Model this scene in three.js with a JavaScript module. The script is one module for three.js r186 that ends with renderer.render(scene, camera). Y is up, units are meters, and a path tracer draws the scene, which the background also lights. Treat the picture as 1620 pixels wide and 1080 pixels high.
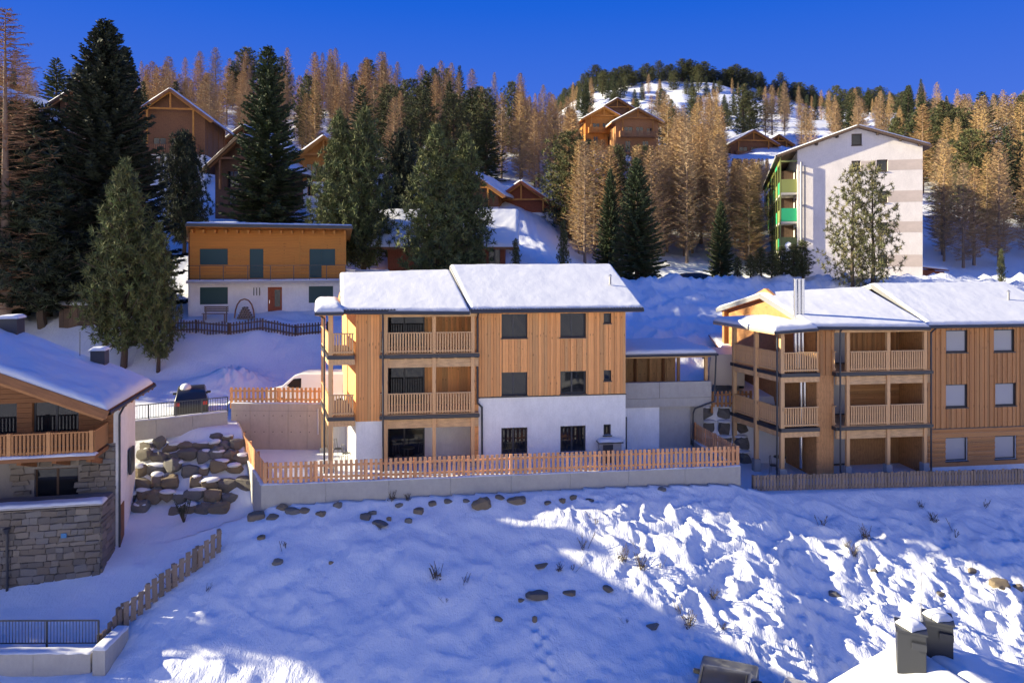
import * as THREE from 'three';
import { mergeGeometries, mergeVertices, toCreasedNormals } from 'three/addons/utils/BufferGeometryUtils.js';
import { RoundedBoxGeometry } from 'three/addons/geometries/RoundedBoxGeometry.js';
import { createNoise2D, createNoise3D } from 'simplex-noise';

// ---------------------------------------------------------------- camera, sky, sun, exposure
const EXPOSURE = 3.0, RAD = Math.PI / 180;
const scene = new THREE.Scene();
const camera = new THREE.PerspectiveCamera(61.2, 1620 / 1360, 0.5, 1500);   // a level camera ten metres above the terrace, lens shifted down
camera.position.set(0, 10, 0);
camera.lookAt(0, 10, -10);
camera.setViewOffset(1620, 1360, 0, 280, 1620, 1080);
const renderer = new THREE.WebGLRenderer({ antialias: true });
renderer.toneMapping = THREE.LinearToneMapping;
renderer.toneMappingExposure = EXPOSURE;
renderer.shadowMap.enabled = true;

const SUN_EL = 19.5 * RAD, SUN_BEHIND = 6 * RAD;
const sunDir = new THREE.Vector3(-Math.cos(SUN_EL) * Math.cos(SUN_BEHIND), Math.sin(SUN_EL), -Math.cos(SUN_EL) * Math.sin(SUN_BEHIND));
const sun = new THREE.DirectionalLight(new THREE.Color().setRGB(1, 0.89, 0.62), 5);
sun.name = 'sun';
sun.position.copy(sunDir).multiplyScalar(300).add(new THREE.Vector3(0, 10, -60));
sun.target.position.set(0, 10, -60);
sun.castShadow = true;
Object.assign(sun.shadow.camera, { left: -220, right: 220, top: 160, bottom: -160, near: 1, far: 900 });
sun.shadow.mapSize.set(4096, 4096);
sun.shadow.radius = 1;
scene.add(sun, sun.target);

{ // clear alpine winter sky: deep blue, a little paler towards the horizon
  const w = 256, h = 128, data = new Float32Array(w * h * 4);
  const low = [0.13, 0.24, 0.82], mid = [0.010, 0.122, 0.70], top = [0.016, 0.150, 0.74];
  for (let j = 0; j < h; j++) {
    const el = ((j + 0.5) / h - 0.5) * 180, t = Math.max(0, el) / 90;
    const a = Math.min(1, Math.pow(Math.max(0, el) / 19, 1.0)), b = Math.min(1, Math.max(0, (t - 0.2) / 0.8));
    for (let i = 0; i < w; i++) {
      const o = (j * w + i) * 4;
      for (let c = 0; c < 3; c++) data[o + c] = ((low[c] * (1 - a) + mid[c] * a) * (1 - b) + top[c] * b) / EXPOSURE;
      data[o + 3] = 1;
    }
  }
  const sky = new THREE.DataTexture(data, w, h, THREE.RGBAFormat, THREE.FloatType);
  sky.mapping = THREE.EquirectangularReflectionMapping;
  sky.magFilter = sky.minFilter = THREE.LinearFilter;
  sky.needsUpdate = true;
  scene.background = sky;
  scene.environment = sky;
}

// ---------------------------------------------------------------- helpers
function rngOf(seed) { let s = seed >>> 0; return () => { s = (s + 0x6d2b79f5) | 0; let t = Math.imul(s ^ (s >>> 15), 1 | s); t = (t + Math.imul(t ^ (t >>> 7), 61 | t)) ^ t; return ((t ^ (t >>> 14)) >>> 0) / 4294967296; }; }
const rnd = rngOf(7);
const n2 = createNoise2D(rngOf(11)), n2b = createNoise2D(rngOf(12)), n3 = createNoise3D(rngOf(13));
const smooth = (a, b, x) => { const t = Math.min(1, Math.max(0, (x - a) / (b - a))); return t * t * (3 - 2 * t); };
const mix = (a, b, t) => a + (b - a) * t;
const table = (t, d) => { if (d <= t[0][0]) return t[0][1]; for (let i = 1; i < t.length; i++) if (d <= t[i][0]) return mix(t[i - 1][1], t[i][1], (d - t[i - 1][0]) / (t[i][0] - t[i - 1][0])); return t[t.length - 1][1]; };
const V = (x, y, z) => new THREE.Vector3(x, y, z);

const taken = new Map();
function numbered(name) { const n = taken.get(name) ?? 0; taken.set(name, n + 1); return n ? name + '_' + String(n).padStart(3, '0') : name; }
function lit(o) { o.traverse((m) => { if (m.isMesh) { m.castShadow = true; m.receiveShadow = true; } }); return o; }
function thing(name, label, category, [x, y, z] = [0, 0, 0], turn = 0, group) {
  const o = new THREE.Group();
  o.name = numbered(name);
  o.position.set(x, y, z);
  o.rotation.y = turn;
  o.userData = { label, category };
  if (group) o.userData.group = group;
  scene.add(o);
  return o;
}
function solo(name, geometry, material, label, category, [x, y, z] = [0, 0, 0], turn = 0, group) {
  const o = new THREE.Mesh(geometry, material);
  o.name = numbered(name);
  o.position.set(x, y, z);
  o.rotation.y = turn;
  o.userData = { label, category };
  if (group) o.userData.group = group;
  scene.add(lit(o));
  return o;
}
function structure(name, geometry, material) {
  const o = new THREE.Mesh(geometry, material);
  o.name = numbered(name);
  o.userData = { kind: 'structure' };
  o.receiveShadow = o.castShadow = true;
  scene.add(o);
  return o;
}
function part(name, geometry, material, parent, pos, kind) {
  const o = new THREE.Mesh(geometry, material);
  o.name = name;
  if (pos) o.position.set(...pos);
  if (kind) o.userData.kind = kind;
  o.castShadow = o.receiveShadow = true;
  parent.add(o);
  return o;
}
function copyOf(root, [x, y, z], turn, scale, label) {
  const c = root.clone();
  c.name = numbered(root.name.replace(/_[0-9]{3}$/, ''));
  c.position.set(x, y, z);
  c.rotation.y = turn;
  if (scale) c.scale.set(...scale);
  c.userData = { ...root.userData };
  if (label) c.userData.label = label;
  scene.add(c);
  return c;
}
const UNIT = new THREE.BoxGeometry(1, 1, 1);
// a box given by its extents, all of them sharing one cube
function pbox(name, m, parent, x0, x1, y0, y1, z0, z1, kind) {
  const o = part(name, UNIT, m, parent, [(x0 + x1) / 2, (y0 + y1) / 2, (z0 + z1) / 2], kind);
  o.scale.set(Math.abs(x1 - x0), Math.abs(y1 - y0), Math.abs(z1 - z0));
  return o;
}
function bx(x0, x1, y0, y1, z0, z1) { const g = new THREE.BoxGeometry(Math.abs(x1 - x0), Math.abs(y1 - y0), Math.abs(z1 - z0)); g.translate((x0 + x1) / 2, (y0 + y1) / 2, (z0 + z1) / 2); return g; }
// a squared beam between two points
function bar(a, b, w, h = w) {
  const d = b.clone().sub(a), L = d.length(), g = new THREE.BoxGeometry(w, h, L);
  const m = new THREE.Matrix4().lookAt(b, a, Math.abs(d.y) > 0.999 * L ? V(1, 0, 0) : V(0, 1, 0));
  g.applyMatrix4(m);
  const c = a.clone().add(b).multiplyScalar(0.5);
  g.translate(c.x, c.y, c.z);
  return g;
}
function tubeThrough(pts, r, seg = 8) {
  const path = new THREE.CurvePath();
  for (let i = 1; i < pts.length; i++) path.add(new THREE.LineCurve3(pts[i - 1], pts[i]));
  return mergeGeometries(pts.slice(1).map((p, i) => new THREE.TubeGeometry(new THREE.LineCurve3(pts[i], p), 1, r, seg)));
}
const merge = (list) => mergeGeometries(list.map((g) => (g.index ? g.toNonIndexed() : g)).map((g) => { for (const k of Object.keys(g.attributes)) if (!['position', 'normal', 'uv'].includes(k)) g.deleteAttribute(k); return g; }));
// texture coordinates in metres, by the way each face points
function metric(g, s = 1) {
  const h = g.index ? g.toNonIndexed() : g, p = h.attributes.position, n = h.attributes.normal, uv = new Float32Array(p.count * 2);
  for (let i = 0; i < p.count; i++) {
    const ax = Math.abs(n.getX(i)), ay = Math.abs(n.getY(i)), az = Math.abs(n.getZ(i));
    const [u, v] = ay > ax && ay > az ? [p.getX(i), p.getZ(i)] : ax > az ? [p.getZ(i), p.getY(i)] : [p.getX(i), p.getY(i)];
    uv[2 * i] = u * s; uv[2 * i + 1] = v * s;
  }
  h.setAttribute('uv', new THREE.BufferAttribute(uv, 2));
  return h;
}
// an upright wall panel with rectangular openings: outline and openings in (x, y), front face on z = zf, thickness t
function wallPanel(outline, holes, zf, t) {
  const s = new THREE.Shape(outline.map(([x, y]) => new THREE.Vector2(x, y)));
  for (const [x0, y0, x1, y1] of holes) s.holes.push(new THREE.Path([[x0, y0], [x1, y0], [x1, y1], [x0, y1]].map(([x, y]) => new THREE.Vector2(x, y))));
  const g = new THREE.ExtrudeGeometry(s, { depth: t, bevelEnabled: false });
  g.translate(0, 0, zf - t);
  return metric(g);
}
const rect = (x0, y0, x1, y1) => [[x0, y0], [x1, y0], [x1, y1], [x0, y1]];
// a flat slab with a plan outline in (x, z)
function planSlab(pts, y0, y1) {
  const s = new THREE.Shape(pts.map(([x, z]) => new THREE.Vector2(x, -z)));
  const g = new THREE.ExtrudeGeometry(s, { depth: y1 - y0, bevelEnabled: false });
  g.rotateX(-Math.PI / 2);
  g.translate(0, y0, 0);
  return metric(g);
}
// a sloping roof plate: eave left, eave right, ridge right, ridge left (top face), thickness straight down
function roofPlate([a, b, c, d], t) {
  const dn = (p) => V(p.x, p.y - t, p.z), P = [a, b, c, d, dn(a), dn(b), dn(c), dn(d)], pos = [];
  for (const [i, j, k, l] of [[0, 1, 2, 3], [7, 6, 5, 4], [0, 4, 5, 1], [1, 5, 6, 2], [2, 6, 7, 3], [3, 7, 4, 0]]) for (const q of [i, j, k, i, k, l]) pos.push(P[q].x, P[q].y, P[q].z);
  const g = new THREE.BufferGeometry();
  g.setAttribute('position', new THREE.Float32BufferAttribute(pos, 3));
  g.computeVertexNormals();
  return metric(g);
}
// a blanket of snow on such a plate, rounded at its edges
function snowPlate([a, b, c, d], t, nu = 40, nv = 24, seed = 1, rough = 0.03) {
  const pos = [], idx = [], uv = [], Lu = (a.distanceTo(b) + c.distanceTo(d)) / 2, Lv = (a.distanceTo(d) + b.distanceTo(c)) / 2;
  const edge = (s, L) => { const e = Math.min(s, 1 - s) * L / (t * 1.15); return e >= 1 ? 1 : Math.sqrt(Math.max(0, 1 - (1 - e) * (1 - e))); };
  const spread = (i, n) => { const x = i / n; return x < 0.5 ? 0.5 * Math.pow(2 * x, 1.6) : 1 - 0.5 * Math.pow(2 - 2 * x, 1.6); };
  for (let j = 0; j <= nv; j++) for (let i = 0; i <= nu; i++) {
    const u = spread(i, nu), v = spread(j, nv);
    const p = a.clone().lerp(b, u).lerp(d.clone().lerp(c, u), v), k = edge(u, Lu) * edge(v, Lv);
    const wob = n2(p.x * 0.5 + seed * 9.7, p.z * 0.5) * 0.6 + n2(p.x * 1.7, p.z * 1.7 + seed * 5.1) * 0.25 + n2(p.x * 6, p.z * 6 + seed) * 0.1;
    p.y += 0.004 + k * (t + wob * rough);
    if (v === 0 || u === 0 || u === 1) { const w = n2b(u * Lu * 2.1 + seed, v * Lv * 2.1) * 0.035; p.z += v === 0 ? w : 0; p.x += v ? w * 0.6 : 0; }
    pos.push(p.x, p.y, p.z); uv.push(u * Lu, v * Lv);
  }
  for (let j = 0; j < nv; j++) for (let i = 0; i < nu; i++) { const q = j * (nu + 1) + i; idx.push(q, q + 1, q + nu + 2, q, q + nu + 2, q + nu + 1); }
  const g = new THREE.BufferGeometry();
  g.setAttribute('position', new THREE.Float32BufferAttribute(pos, 3));
  g.setAttribute('uv', new THREE.Float32BufferAttribute(uv, 2));
  g.setIndex(idx);
  g.computeVertexNormals();
  return g;
}

// ---------------------------------------------------------------- materials
function dataTex(size, fn, srgb, h = size) {
  const data = new Uint8Array(size * h * 4);
  for (let j = 0; j < h; j++) for (let i = 0; i < size; i++) { const c = fn(i / size, j / h), o = (j * size + i) * 4; data[o] = c[0]; data[o + 1] = c[1]; data[o + 2] = c[2]; data[o + 3] = 255; }
  const t = new THREE.DataTexture(data, size, h, THREE.RGBAFormat);
  t.wrapS = t.wrapT = THREE.RepeatWrapping;
  t.magFilter = t.minFilter = THREE.LinearFilter;
  if (srgb) t.colorSpace = THREE.SRGBColorSpace;
  t.needsUpdate = true;
  return t;
}
// noise that repeats over the unit square
const tile = (u, v, f, s) => { const a = u * 2 * Math.PI, b = v * 2 * Math.PI, r = f / (2 * Math.PI); return (n3(Math.cos(a) * r + s, Math.sin(a) * r, Math.cos(b) * r) + n3(Math.sin(b) * r, Math.cos(a) * r + s * 1.7, Math.sin(a) * r + 5)) * 0.6; };
const g255 = (x) => Math.max(0, Math.min(255, Math.round(x)));
const grey = (v) => [g255(v), g255(v), g255(v)];
const snowBump = dataTex(512, (u, v) => grey(128 + 48 * tile(u, v, 9, 1) + 34 * tile(u, v, 24, 2) + 26 * tile(u, v, 60, 3)));
const grain = dataTex(256, (u, v) => {           // straight larch grain along v with a few knots, a multiplier round white
  const line = Math.sin((u * 9 + 0.35 * n2(u * 3, v * 2.5) + 0.08 * n2(u * 20, v * 9)) * 2 * Math.PI), fine = n2(u * 60, v * 6);
  let k = 233 + 10 * line + 11 * fine + 9 * n2(u * 2.2, v * 3);
  for (const [ku, kv] of [[0.3, 0.2], [0.62, 0.68]]) { const q = Math.hypot((u - ku) * 3, (v - kv) * 26); if (q < 0.5) k -= 80 * (1 - q * 2); }
  return [g255(k + 6), g255(k), g255(k - 6)];
}, true, 512);
const blotch = dataTex(512, (u, v) => { const k = 240 + 6 * tile(u, v, 5, 4) + 5 * tile(u, v, 16, 5) + 6 * tile(u, v, 70, 6); return grey(k); }, true);
const pits = dataTex(512, (u, v) => grey(140 + 30 * tile(u, v, 40, 8) + 40 * tile(u, v, 110, 9)));
const M = {};
const rep = (t, x, y, ox = 0, oy = 0) => { const c = t.clone(); c.repeat.set(x, y); c.offset.set(ox, oy); c.needsUpdate = true; return c; };
const std = (rgb, roughness, extra = {}) => new THREE.MeshStandardMaterial({ color: new THREE.Color().setRGB(...rgb), roughness, ...extra });
M.snow = std([0.715, 0.725, 0.745], 0.75, { bumpMap: rep(snowBump, 0.45, 0.45), bumpScale: 0.045 });
M.roofSnow = std([0.64, 0.645, 0.65], 0.7, { bumpMap: rep(snowBump, 0.4, 0.4), bumpScale: 0.008 });
const woods = (rgb, n, spread = 0.1, roughness = 0.75, warm = 0.05) => { const r = rngOf(Math.round(rgb[0] * 1000 + rgb[1] * 77)); return Array.from({ length: n }, () => { const k = 1 + (r() * 2 - 1) * spread, w = (r() * 2 - 1) * warm; return std([rgb[0] * k * (1 + w), rgb[1] * k, rgb[2] * k * (1 - w)], roughness, { map: rep(grain, 0.5 + r() * 0.3, 0.9, r(), r()) }); }); };
M.larch = woods([0.78, 0.40, 0.15], 8, 0.24, 0.7, 0.07);         // new larch cladding
M.larchDark = woods([0.47, 0.235, 0.09], 8, 0.2);              // darker larch cladding of the second house
M.picket = woods([0.72, 0.38, 0.185], 5, 0.18, 0.8, 0.08);
M.greyPicket = woods([0.235, 0.185, 0.145], 5, 0.2, 0.85, 0.06);
M.oldWood = woods([0.10, 0.065, 0.045], 4, 0.25, 0.85);
M.spruceWood = woods([0.66, 0.43, 0.22], 4, 0.08, 0.7);          // pale planed posts, beams and balusters
M.brownWood = woods([0.26, 0.115, 0.045], 5, 0.15, 0.75);        // dark stained chalet timber
M.darkTimber = woods([0.13, 0.065, 0.033], 4, 0.2, 0.8);
M.redWood = woods([0.30, 0.085, 0.035], 4, 0.15, 0.75);
M.orangeWood = woods([0.54, 0.23, 0.035], 4, 0.08, 0.7);         // varnished house by the trees
M.plaster = std([0.86, 0.85, 0.83], 0.9, { map: rep(blotch, 0.16, 0.16), bumpMap: rep(pits, 1.2, 1.2), bumpScale: 0.004 });
M.cream = std([0.80, 0.73, 0.68], 0.9, { map: rep(blotch, 0.1, 0.1), bumpMap: rep(pits, 0.8, 0.8), bumpScale: 0.004 });
M.creamBand = std([0.58, 0.48, 0.42], 0.9, { map: rep(blotch, 0.1, 0.1) });
M.concrete = std([0.42, 0.40, 0.37], 0.85, { map: rep(blotch, 0.35, 0.35), bumpMap: rep(pits, 0.8, 0.8), bumpScale: 0.006 });
M.bounceTintConcrete = std([0.55, 0.44, 0.35], 0.85, { map: rep(blotch, 0.35, 0.35), bumpMap: rep(pits, 0.8, 0.8), bumpScale: 0.006 });  // warm light bounced from the larch end wall is put into the colour
M.anthracite = std([0.030, 0.033, 0.042], 0.45);
M.darkMetal = std([0.055, 0.058, 0.065], 0.4, { metalness: 0.6 });
M.steel = std([0.62, 0.62, 0.63], 0.25, { metalness: 1 });
M.zinc = std([0.30, 0.30, 0.31], 0.5, { metalness: 0.5 });
M.glass = new THREE.MeshPhysicalMaterial({ color: new THREE.Color().setRGB(0.012, 0.014, 0.018), roughness: 0.03, ior: 1.5 });
M.blind = std([0.34, 0.34, 0.36], 0.6);
M.greenPaint = std([0.005, 0.050, 0.055], 0.55);
M.mortar = std([0.22, 0.20, 0.185], 0.95, { map: rep(blotch, 0.8, 0.8) });
M.stone = [[0.20, 0.17, 0.14], [0.145, 0.13, 0.115], [0.24, 0.205, 0.165], [0.175, 0.145, 0.115], [0.20, 0.185, 0.17]].map((c) => std(c, 0.9, { map: rep(blotch, 1.6, 1.6), bumpMap: rep(pits, 2, 2), bumpScale: 0.012 }));
M.rock = [[0.205, 0.165, 0.12], [0.165, 0.145, 0.12], [0.22, 0.17, 0.11], [0.18, 0.17, 0.155]].map((c) => std(c, 0.95, { map: rep(blotch, 1.5, 1.5), bumpMap: rep(pits, 2, 2), bumpScale: 0.02 }));
M.asphalt = std([0.06, 0.06, 0.062], 0.9);
M.rubber = std([0.018, 0.018, 0.018], 0.85);
const pick = (list, r = rnd) => list[Math.floor(r() * list.length)];

// ---------------------------------------------------------------- ground: one sheet of snow from the valley lane up to the ridge
const HILL_LEFT = [[0, -5.4], [20, -5], [25, -4.2], [26.4, -3.8], [29.3, -2.6], [33, -1.8], [33.6, -1.55], [36.5, 1.2], [43, 1.25], [46, 1.9], [51, 5.4], [58, 6.0], [66, 8.8], [80, 13.5], [95, 19], [120, 25.5], [144, 31.5], [200, 50], [215, 53], [260, 46], [520, 20]];
const HILL_MID = [[30, -0.95], [38.15, -0.95], [38.35, 1.95], [41, 1.5], [43, 1.3], [46, 1.9], [51, 5.0], [58, 6.2], [66, 8.8], [80, 13.5], [95, 18.5], [120, 24.5], [144, 30.5], [200, 48], [215, 52], [260, 50], [520, 30]];
const HILL_RIGHT = [[30, -1.35], [39.2, -1.3], [40.4, 2.0], [44, 2.3], [47, 3.4], [56.5, 7.8], [58, 7.75], [60, 7.3], [72, 7.35], [80, 9.5], [95, 14], [120, 21.5], [144, 28.5], [200, 46], [260, 64], [318, 85], [345, 84], [520, 40]];
const RIDGE = [[-3000, 0.80], [900, 0.93], [960, 0.985], [1080, 1], [1160, 0.98], [1250, 0.90], [1300, 0.86], [1390, 0.86], [1450, 0.845], [1550, 0.79], [1640, 0.83], [3000, 0.85]];
const VALLEY = [[-12, -5.6], [10, -7], [40, -12], [80, -14], [120, -6], [330, 118], [480, 190]];   // valley floor and the snowy slope across it, behind the camera
const topEdge = (x) => (x < 11 ? -32.63 - 0.128 * x : -34.05 - 0.09 * (x - 11));
const topHeight = (x) => table([[-11, -0.85], [-4, -0.72], [6, -0.62], [10.4, -0.75], [12.2, -1.3], [30, -1.45]], x);
const terraceLeft = (z) => -10.8 + (z + 31.25) * 0.533;
function drift(x, z) {                                   // wind-packed drifts on the slope below the terrace
  const m = smooth(1, 7, x - (z + 29) * 0.6) * smooth(-34.2, -31.6, z), soft = 0.35 + 0.65 * m;
  const wx = x + 0.8 * n2(x * 0.35, z * 0.35) + 0.2 * n2(x * 1.3, z * 1.3), wz = z + 0.8 * n2(x * 0.35 + 30, z * 0.35) + 0.2 * n2b(x * 1.3, z * 1.3);
  const u = wx * 0.9 - wz * 0.44, v = wx * 0.44 + wz * 0.9;
  const r1 = 1 - Math.abs(n2(u * 0.3, v * 0.62)), r2 = 1 - Math.abs(n2b(u * 0.7 + 9, v * 1.5)), r3 = n2(u * 1.6, v * 3.4);
  const lump = Math.pow(r1, 2.4) * 0.4 + Math.pow(r2, 2.2) * 0.15 + r3 * 0.025 + n2b(x * 5.5, z * 5.5) * 0.012 * m;
  return (lump - 0.16) * soft * (0.48 + 0.16 * m) + 0.1 * n2(x * 0.22, z * 0.22) + 0.035 * n2(x * 0.9, z * 0.9);
}
function rawGround(x, z) {
  const d = -z, te = topEdge(x);
  if (z > -12) return mix(-5.6, table(VALLEY, z), smooth(-12, 0, z)) + (z > 90 ? smooth(90, 200, z) * (9 * n2(x * 0.008, z * 0.008) + 4 * n2b(x * 0.02, z * 0.02)) : 0);
  const s = z - te, slope = topHeight(x) - (s < 8.2 ? 0.46 * s : 3.772 + 1.1 * (1 - Math.exp(-(s - 8.2) * 0.35)));
  if (s >= 0) return mix(table(HILL_LEFT, d), slope, smooth(-15.5, -9.3, x));
  const px = 810 + 1150 * x / d, near = smooth(3, 9, x), far = smooth(790, 930, px), k = mix(near, far, smooth(60, 95, d));
  const q = mix(1, table(RIDGE, px), smooth(150, 320, d));
  const edge = terraceLeft(z) + 0.06, inside = d < 45 ? smooth(edge, edge + 0.16, x) : smooth(-20, -8, x);
  const left = mix(table(HILL_LEFT, d), table(HILL_MID, d), inside);
  return mix(left, table(HILL_RIGHT, d) * q, k);
}
function ground(x, z) {
  const d = -z;
  let y = rawGround(x, z);
  if (z > topEdge(x)) y += drift(x, z) * smooth(0, 0.5, z - topEdge(x)) * smooth(-19, -9, x) + 0.04 * n2(x * 0.8, z * 0.8);
  if (Math.abs(x - 1.3) < 1.2 && z > -26.6 && z < -23.5) for (let k = 0; k < 12; k++) {           // a trail of footprints coming up the slope
    const fz = -26.3 + k * 0.26, fx = 0.95 + k * 0.055 + (k % 2 ? 0.13 : -0.13), q = ((x - fx) ** 2 + (z - fz) ** 2) / 0.018;
    if (q < 6) y -= 0.11 * Math.exp(-q) - 0.03 * Math.exp(-((Math.sqrt(q) - 1.8) ** 2) * 3);
  }
  if (z <= topEdge(x) && d > 43) {
    const a = smooth(43, 50, d), b = smooth(70, 140, d);
    y += a * (0.22 * n2(x * 0.16, z * 0.16) + 0.09 * n2(x * 0.7, z * 0.7) * (1 - b)) + b * (1.6 * n2(x * 0.025, z * 0.025) + 0.7 * n2b(x * 0.08, z * 0.08)) + smooth(190, 250, d) * 1.5 * n2(x * 0.06 + 7, z * 0.06);
    const bank = smooth(44, 47, d) * (1 - smooth(59, 61.5, d)) * smooth(4, 12, x);          // churned bank pushed up by the plough
    y += bank * (Math.pow(1 - Math.abs(n2(x * 0.28, z * 0.4)), 2) * 0.45 + 0.07 * n2b(x * 1.5, z * 1.5) + smooth(54, 57, d) * (0.22 * n2(x * 0.5, z * 0.5) + 0.12 * n2b(x * 1.3, z * 1.3)));
    const pile = Math.exp(-(((x + 17.6) / 2.1) ** 2 + ((z + 45.2) / 1.2) ** 2));                 // shovelled heap beside the lane
    y += pile * (1.1 + 0.3 * n2b(x * 2, z * 2));
  }
  return y;
}
const range = (a, b, s) => { const o = []; const n = Math.max(1, Math.round((b - a) / s)); for (let i = 0; i < n; i++) o.push(a + (b - a) * i / n); return o; };
{
  const xs = [...range(-480, -62, 6), ...range(-62, -18, 0.55), ...range(-18, 27, 0.125), ...range(27, 62, 0.55), ...range(62, 480, 6), 480];
  const zs = [...range(-520, -75, 4), ...range(-75, -62, 0.6), ...range(-62, -47, 0.3), ...range(-47, -34.8, 0.2), ...range(-34.8, -23, 0.125), ...range(-23, -14, 0.4), ...range(-14, 480, 6), 480];
  const pos = new Float32Array(xs.length * zs.length * 3), uv = new Float32Array(xs.length * zs.length * 2), idx = [];
  let o = 0, u = 0;
  for (const z of zs) for (const x of xs) { pos[o++] = x; pos[o++] = ground(x, z); pos[o++] = z; uv[u++] = x; uv[u++] = z; }
  for (let j = 0; j < zs.length - 1; j++) for (let i = 0; i < xs.length - 1; i++) { const q = j * xs.length + i; idx.push(q, q + xs.length, q + xs.length + 1, q, q + xs.length + 1, q + 1); }
  const g = new THREE.BufferGeometry();
  g.setAttribute('position', new THREE.BufferAttribute(pos, 3));
  g.setAttribute('uv', new THREE.BufferAttribute(uv, 2));
  g.setIndex(idx);
  g.computeVertexNormals();
  structure('snowy_ground', g, M.snow);
}

// ---------------------------------------------------------------- parts shared by the houses
function windowPart(parent, x0, y0, x1, y1, zf, o = {}) {
  const { frame = M.anthracite, pane = M.glass, bars = 0.07, recess = 0.1, split = 0, sill = true, name = 'window' } = o;
  const z0 = zf - recess - 0.06, z1 = zf - recess, gs = [bx(x0, x1, y0, y0 + bars, z0, z1), bx(x0, x1, y1 - bars, y1, z0, z1), bx(x0, x0 + bars, y0 + bars, y1 - bars, z0, z1), bx(x1 - bars, x1, y0 + bars, y1 - bars, z0, z1)];
  const edges = [x0 + bars];
  if (split) { const m = mix(x0, x1, split); gs.push(bx(m - bars * 0.6, m + bars * 0.6, y0 + bars, y1 - bars, z0, z1)); edges.push(m - bars * 0.6, m + bars * 0.6); }
  edges.push(x1 - bars);
  const w = part(name, merge(gs), frame, parent);
  for (let i = 0; i < edges.length; i += 2) pbox('pane', pane, w, edges[i], edges[i + 1], y0 + bars, y1 - bars, z0 + 0.015, z0 + 0.035);
  if (sill) pbox('sill', frame, w, x0 - 0.04, x1 + 0.04, y0 - 0.05, y0 - 0.001, z0, zf + 0.07);
  return w;
}
// separate boards on a wall face, cut round the openings; along = 'y' upright boards, 'x' lying ones
function boards(parent, mats, x0, x1, y0, y1, z, pitch, holes = [], along = 'y', r = rnd) {
  const up = along === 'y', a0 = up ? x0 : y0, a1 = up ? x1 : y1, b0 = up ? y0 : x0, b1 = up ? y1 : x1;
  const n = Math.round((a1 - a0) / pitch), cuts = new Set();
  for (let i = 0; i <= n; i++) cuts.add(+(a0 + (a1 - a0) * i / n).toFixed(3));
  for (const h of holes) for (const c of up ? [h[0], h[2]] : [h[1], h[3]]) if (c > a0 + 0.04 && c < a1 - 0.04) { for (const k of [...cuts]) if (Math.abs(k - c) < pitch * 0.34 && k !== a0 && k !== a1) cuts.delete(k); cuts.add(+c.toFixed(3)); }
  const list = [...cuts].sort((p, q) => p - q);
  for (let i = 1; i < list.length; i++) {
    const lo = list[i - 1], hi = list[i], mid = (lo + hi) / 2;
    let spans = [[b0, b1]];
    for (const h of holes) {
      const [ha, hb, hc, hd] = up ? [h[0], h[2], h[1], h[3]] : [h[1], h[3], h[0], h[2]];
      if (mid > ha && mid < hb) spans = spans.flatMap(([p, q]) => [[p, Math.min(q, hc)], [Math.max(p, hd), q]]).filter(([p, q]) => q - p > 0.03);
    }
    for (const [p, q] of spans) {
      const out = (i % 2 ? 0.018 : 0.048) + r() * 0.006, m = pick(mats, r), g = 0.005;
      const o = up ? pbox('board', m, parent, lo + g, hi - g, p, q, z + 0.001, z + out) : pbox('board', m, parent, p, q, lo + g, hi - g, z + 0.001, z + out);
      if (!up) { o.scale.set(Math.abs(hi - lo) - 2 * g, q - p, out); o.rotation.z = Math.PI / 2; }
    }
  }
}
// wooden balcony railing from plan point p to q, standing on height y
function woodRail(parent, p, q, y, o = {}) {
  const { h = 1.0, pitch = 0.128, w = 0.072, mats = M.spruceWood, foot = 0.05, solid = false } = o;
  const a = V(p[0], 0, p[1]), b = V(q[0], 0, q[1]), L = a.distanceTo(b), rail = part('railing', merge([bar(V(a.x, y + h, a.z), V(b.x, y + h, b.z), 0.09, 0.05), bar(V(a.x, y + 0.13, a.z), V(b.x, y + 0.13, b.z), 0.05, 0.07)]), mats[0], parent);
  const n = Math.round(L / (solid ? w + 0.008 : pitch)), gs = [], ang = Math.atan2(-(b.z - a.z), b.x - a.x), off = V(Math.sin(ang), 0, Math.cos(ang)).multiplyScalar(0.035);
  for (let i = 0; i < n; i++) {
    const t = (i + 0.5) / n, g = new THREE.BoxGeometry(w, h - foot - 0.03, 0.03);
    g.rotateY(ang);
    g.translate(mix(a.x, b.x, t) + off.x, y + foot + (h - foot - 0.03) / 2, mix(a.z, b.z, t) + off.z);
    gs.push(g);
  }
  part('balusters', merge(gs), mats[1 % mats.length], rail, null, 'stuff');
  return rail;
}
function wallBetween(parent, name, m, p, q, y0, y1, t = 0.25) {   // a straight wall on plan points p, q
  const g = bar(V(p[0], (y0 + y1) / 2, p[1]), V(q[0], (y0 + y1) / 2, q[1]), t, y1 - y0);
  return part(name, metric(g), m, parent);
}
function downpipe(parent, pts, r = 0.045) { return part('downpipe', tubeThrough(pts.map((p) => V(...p)), r), M.anthracite, parent); }

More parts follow.
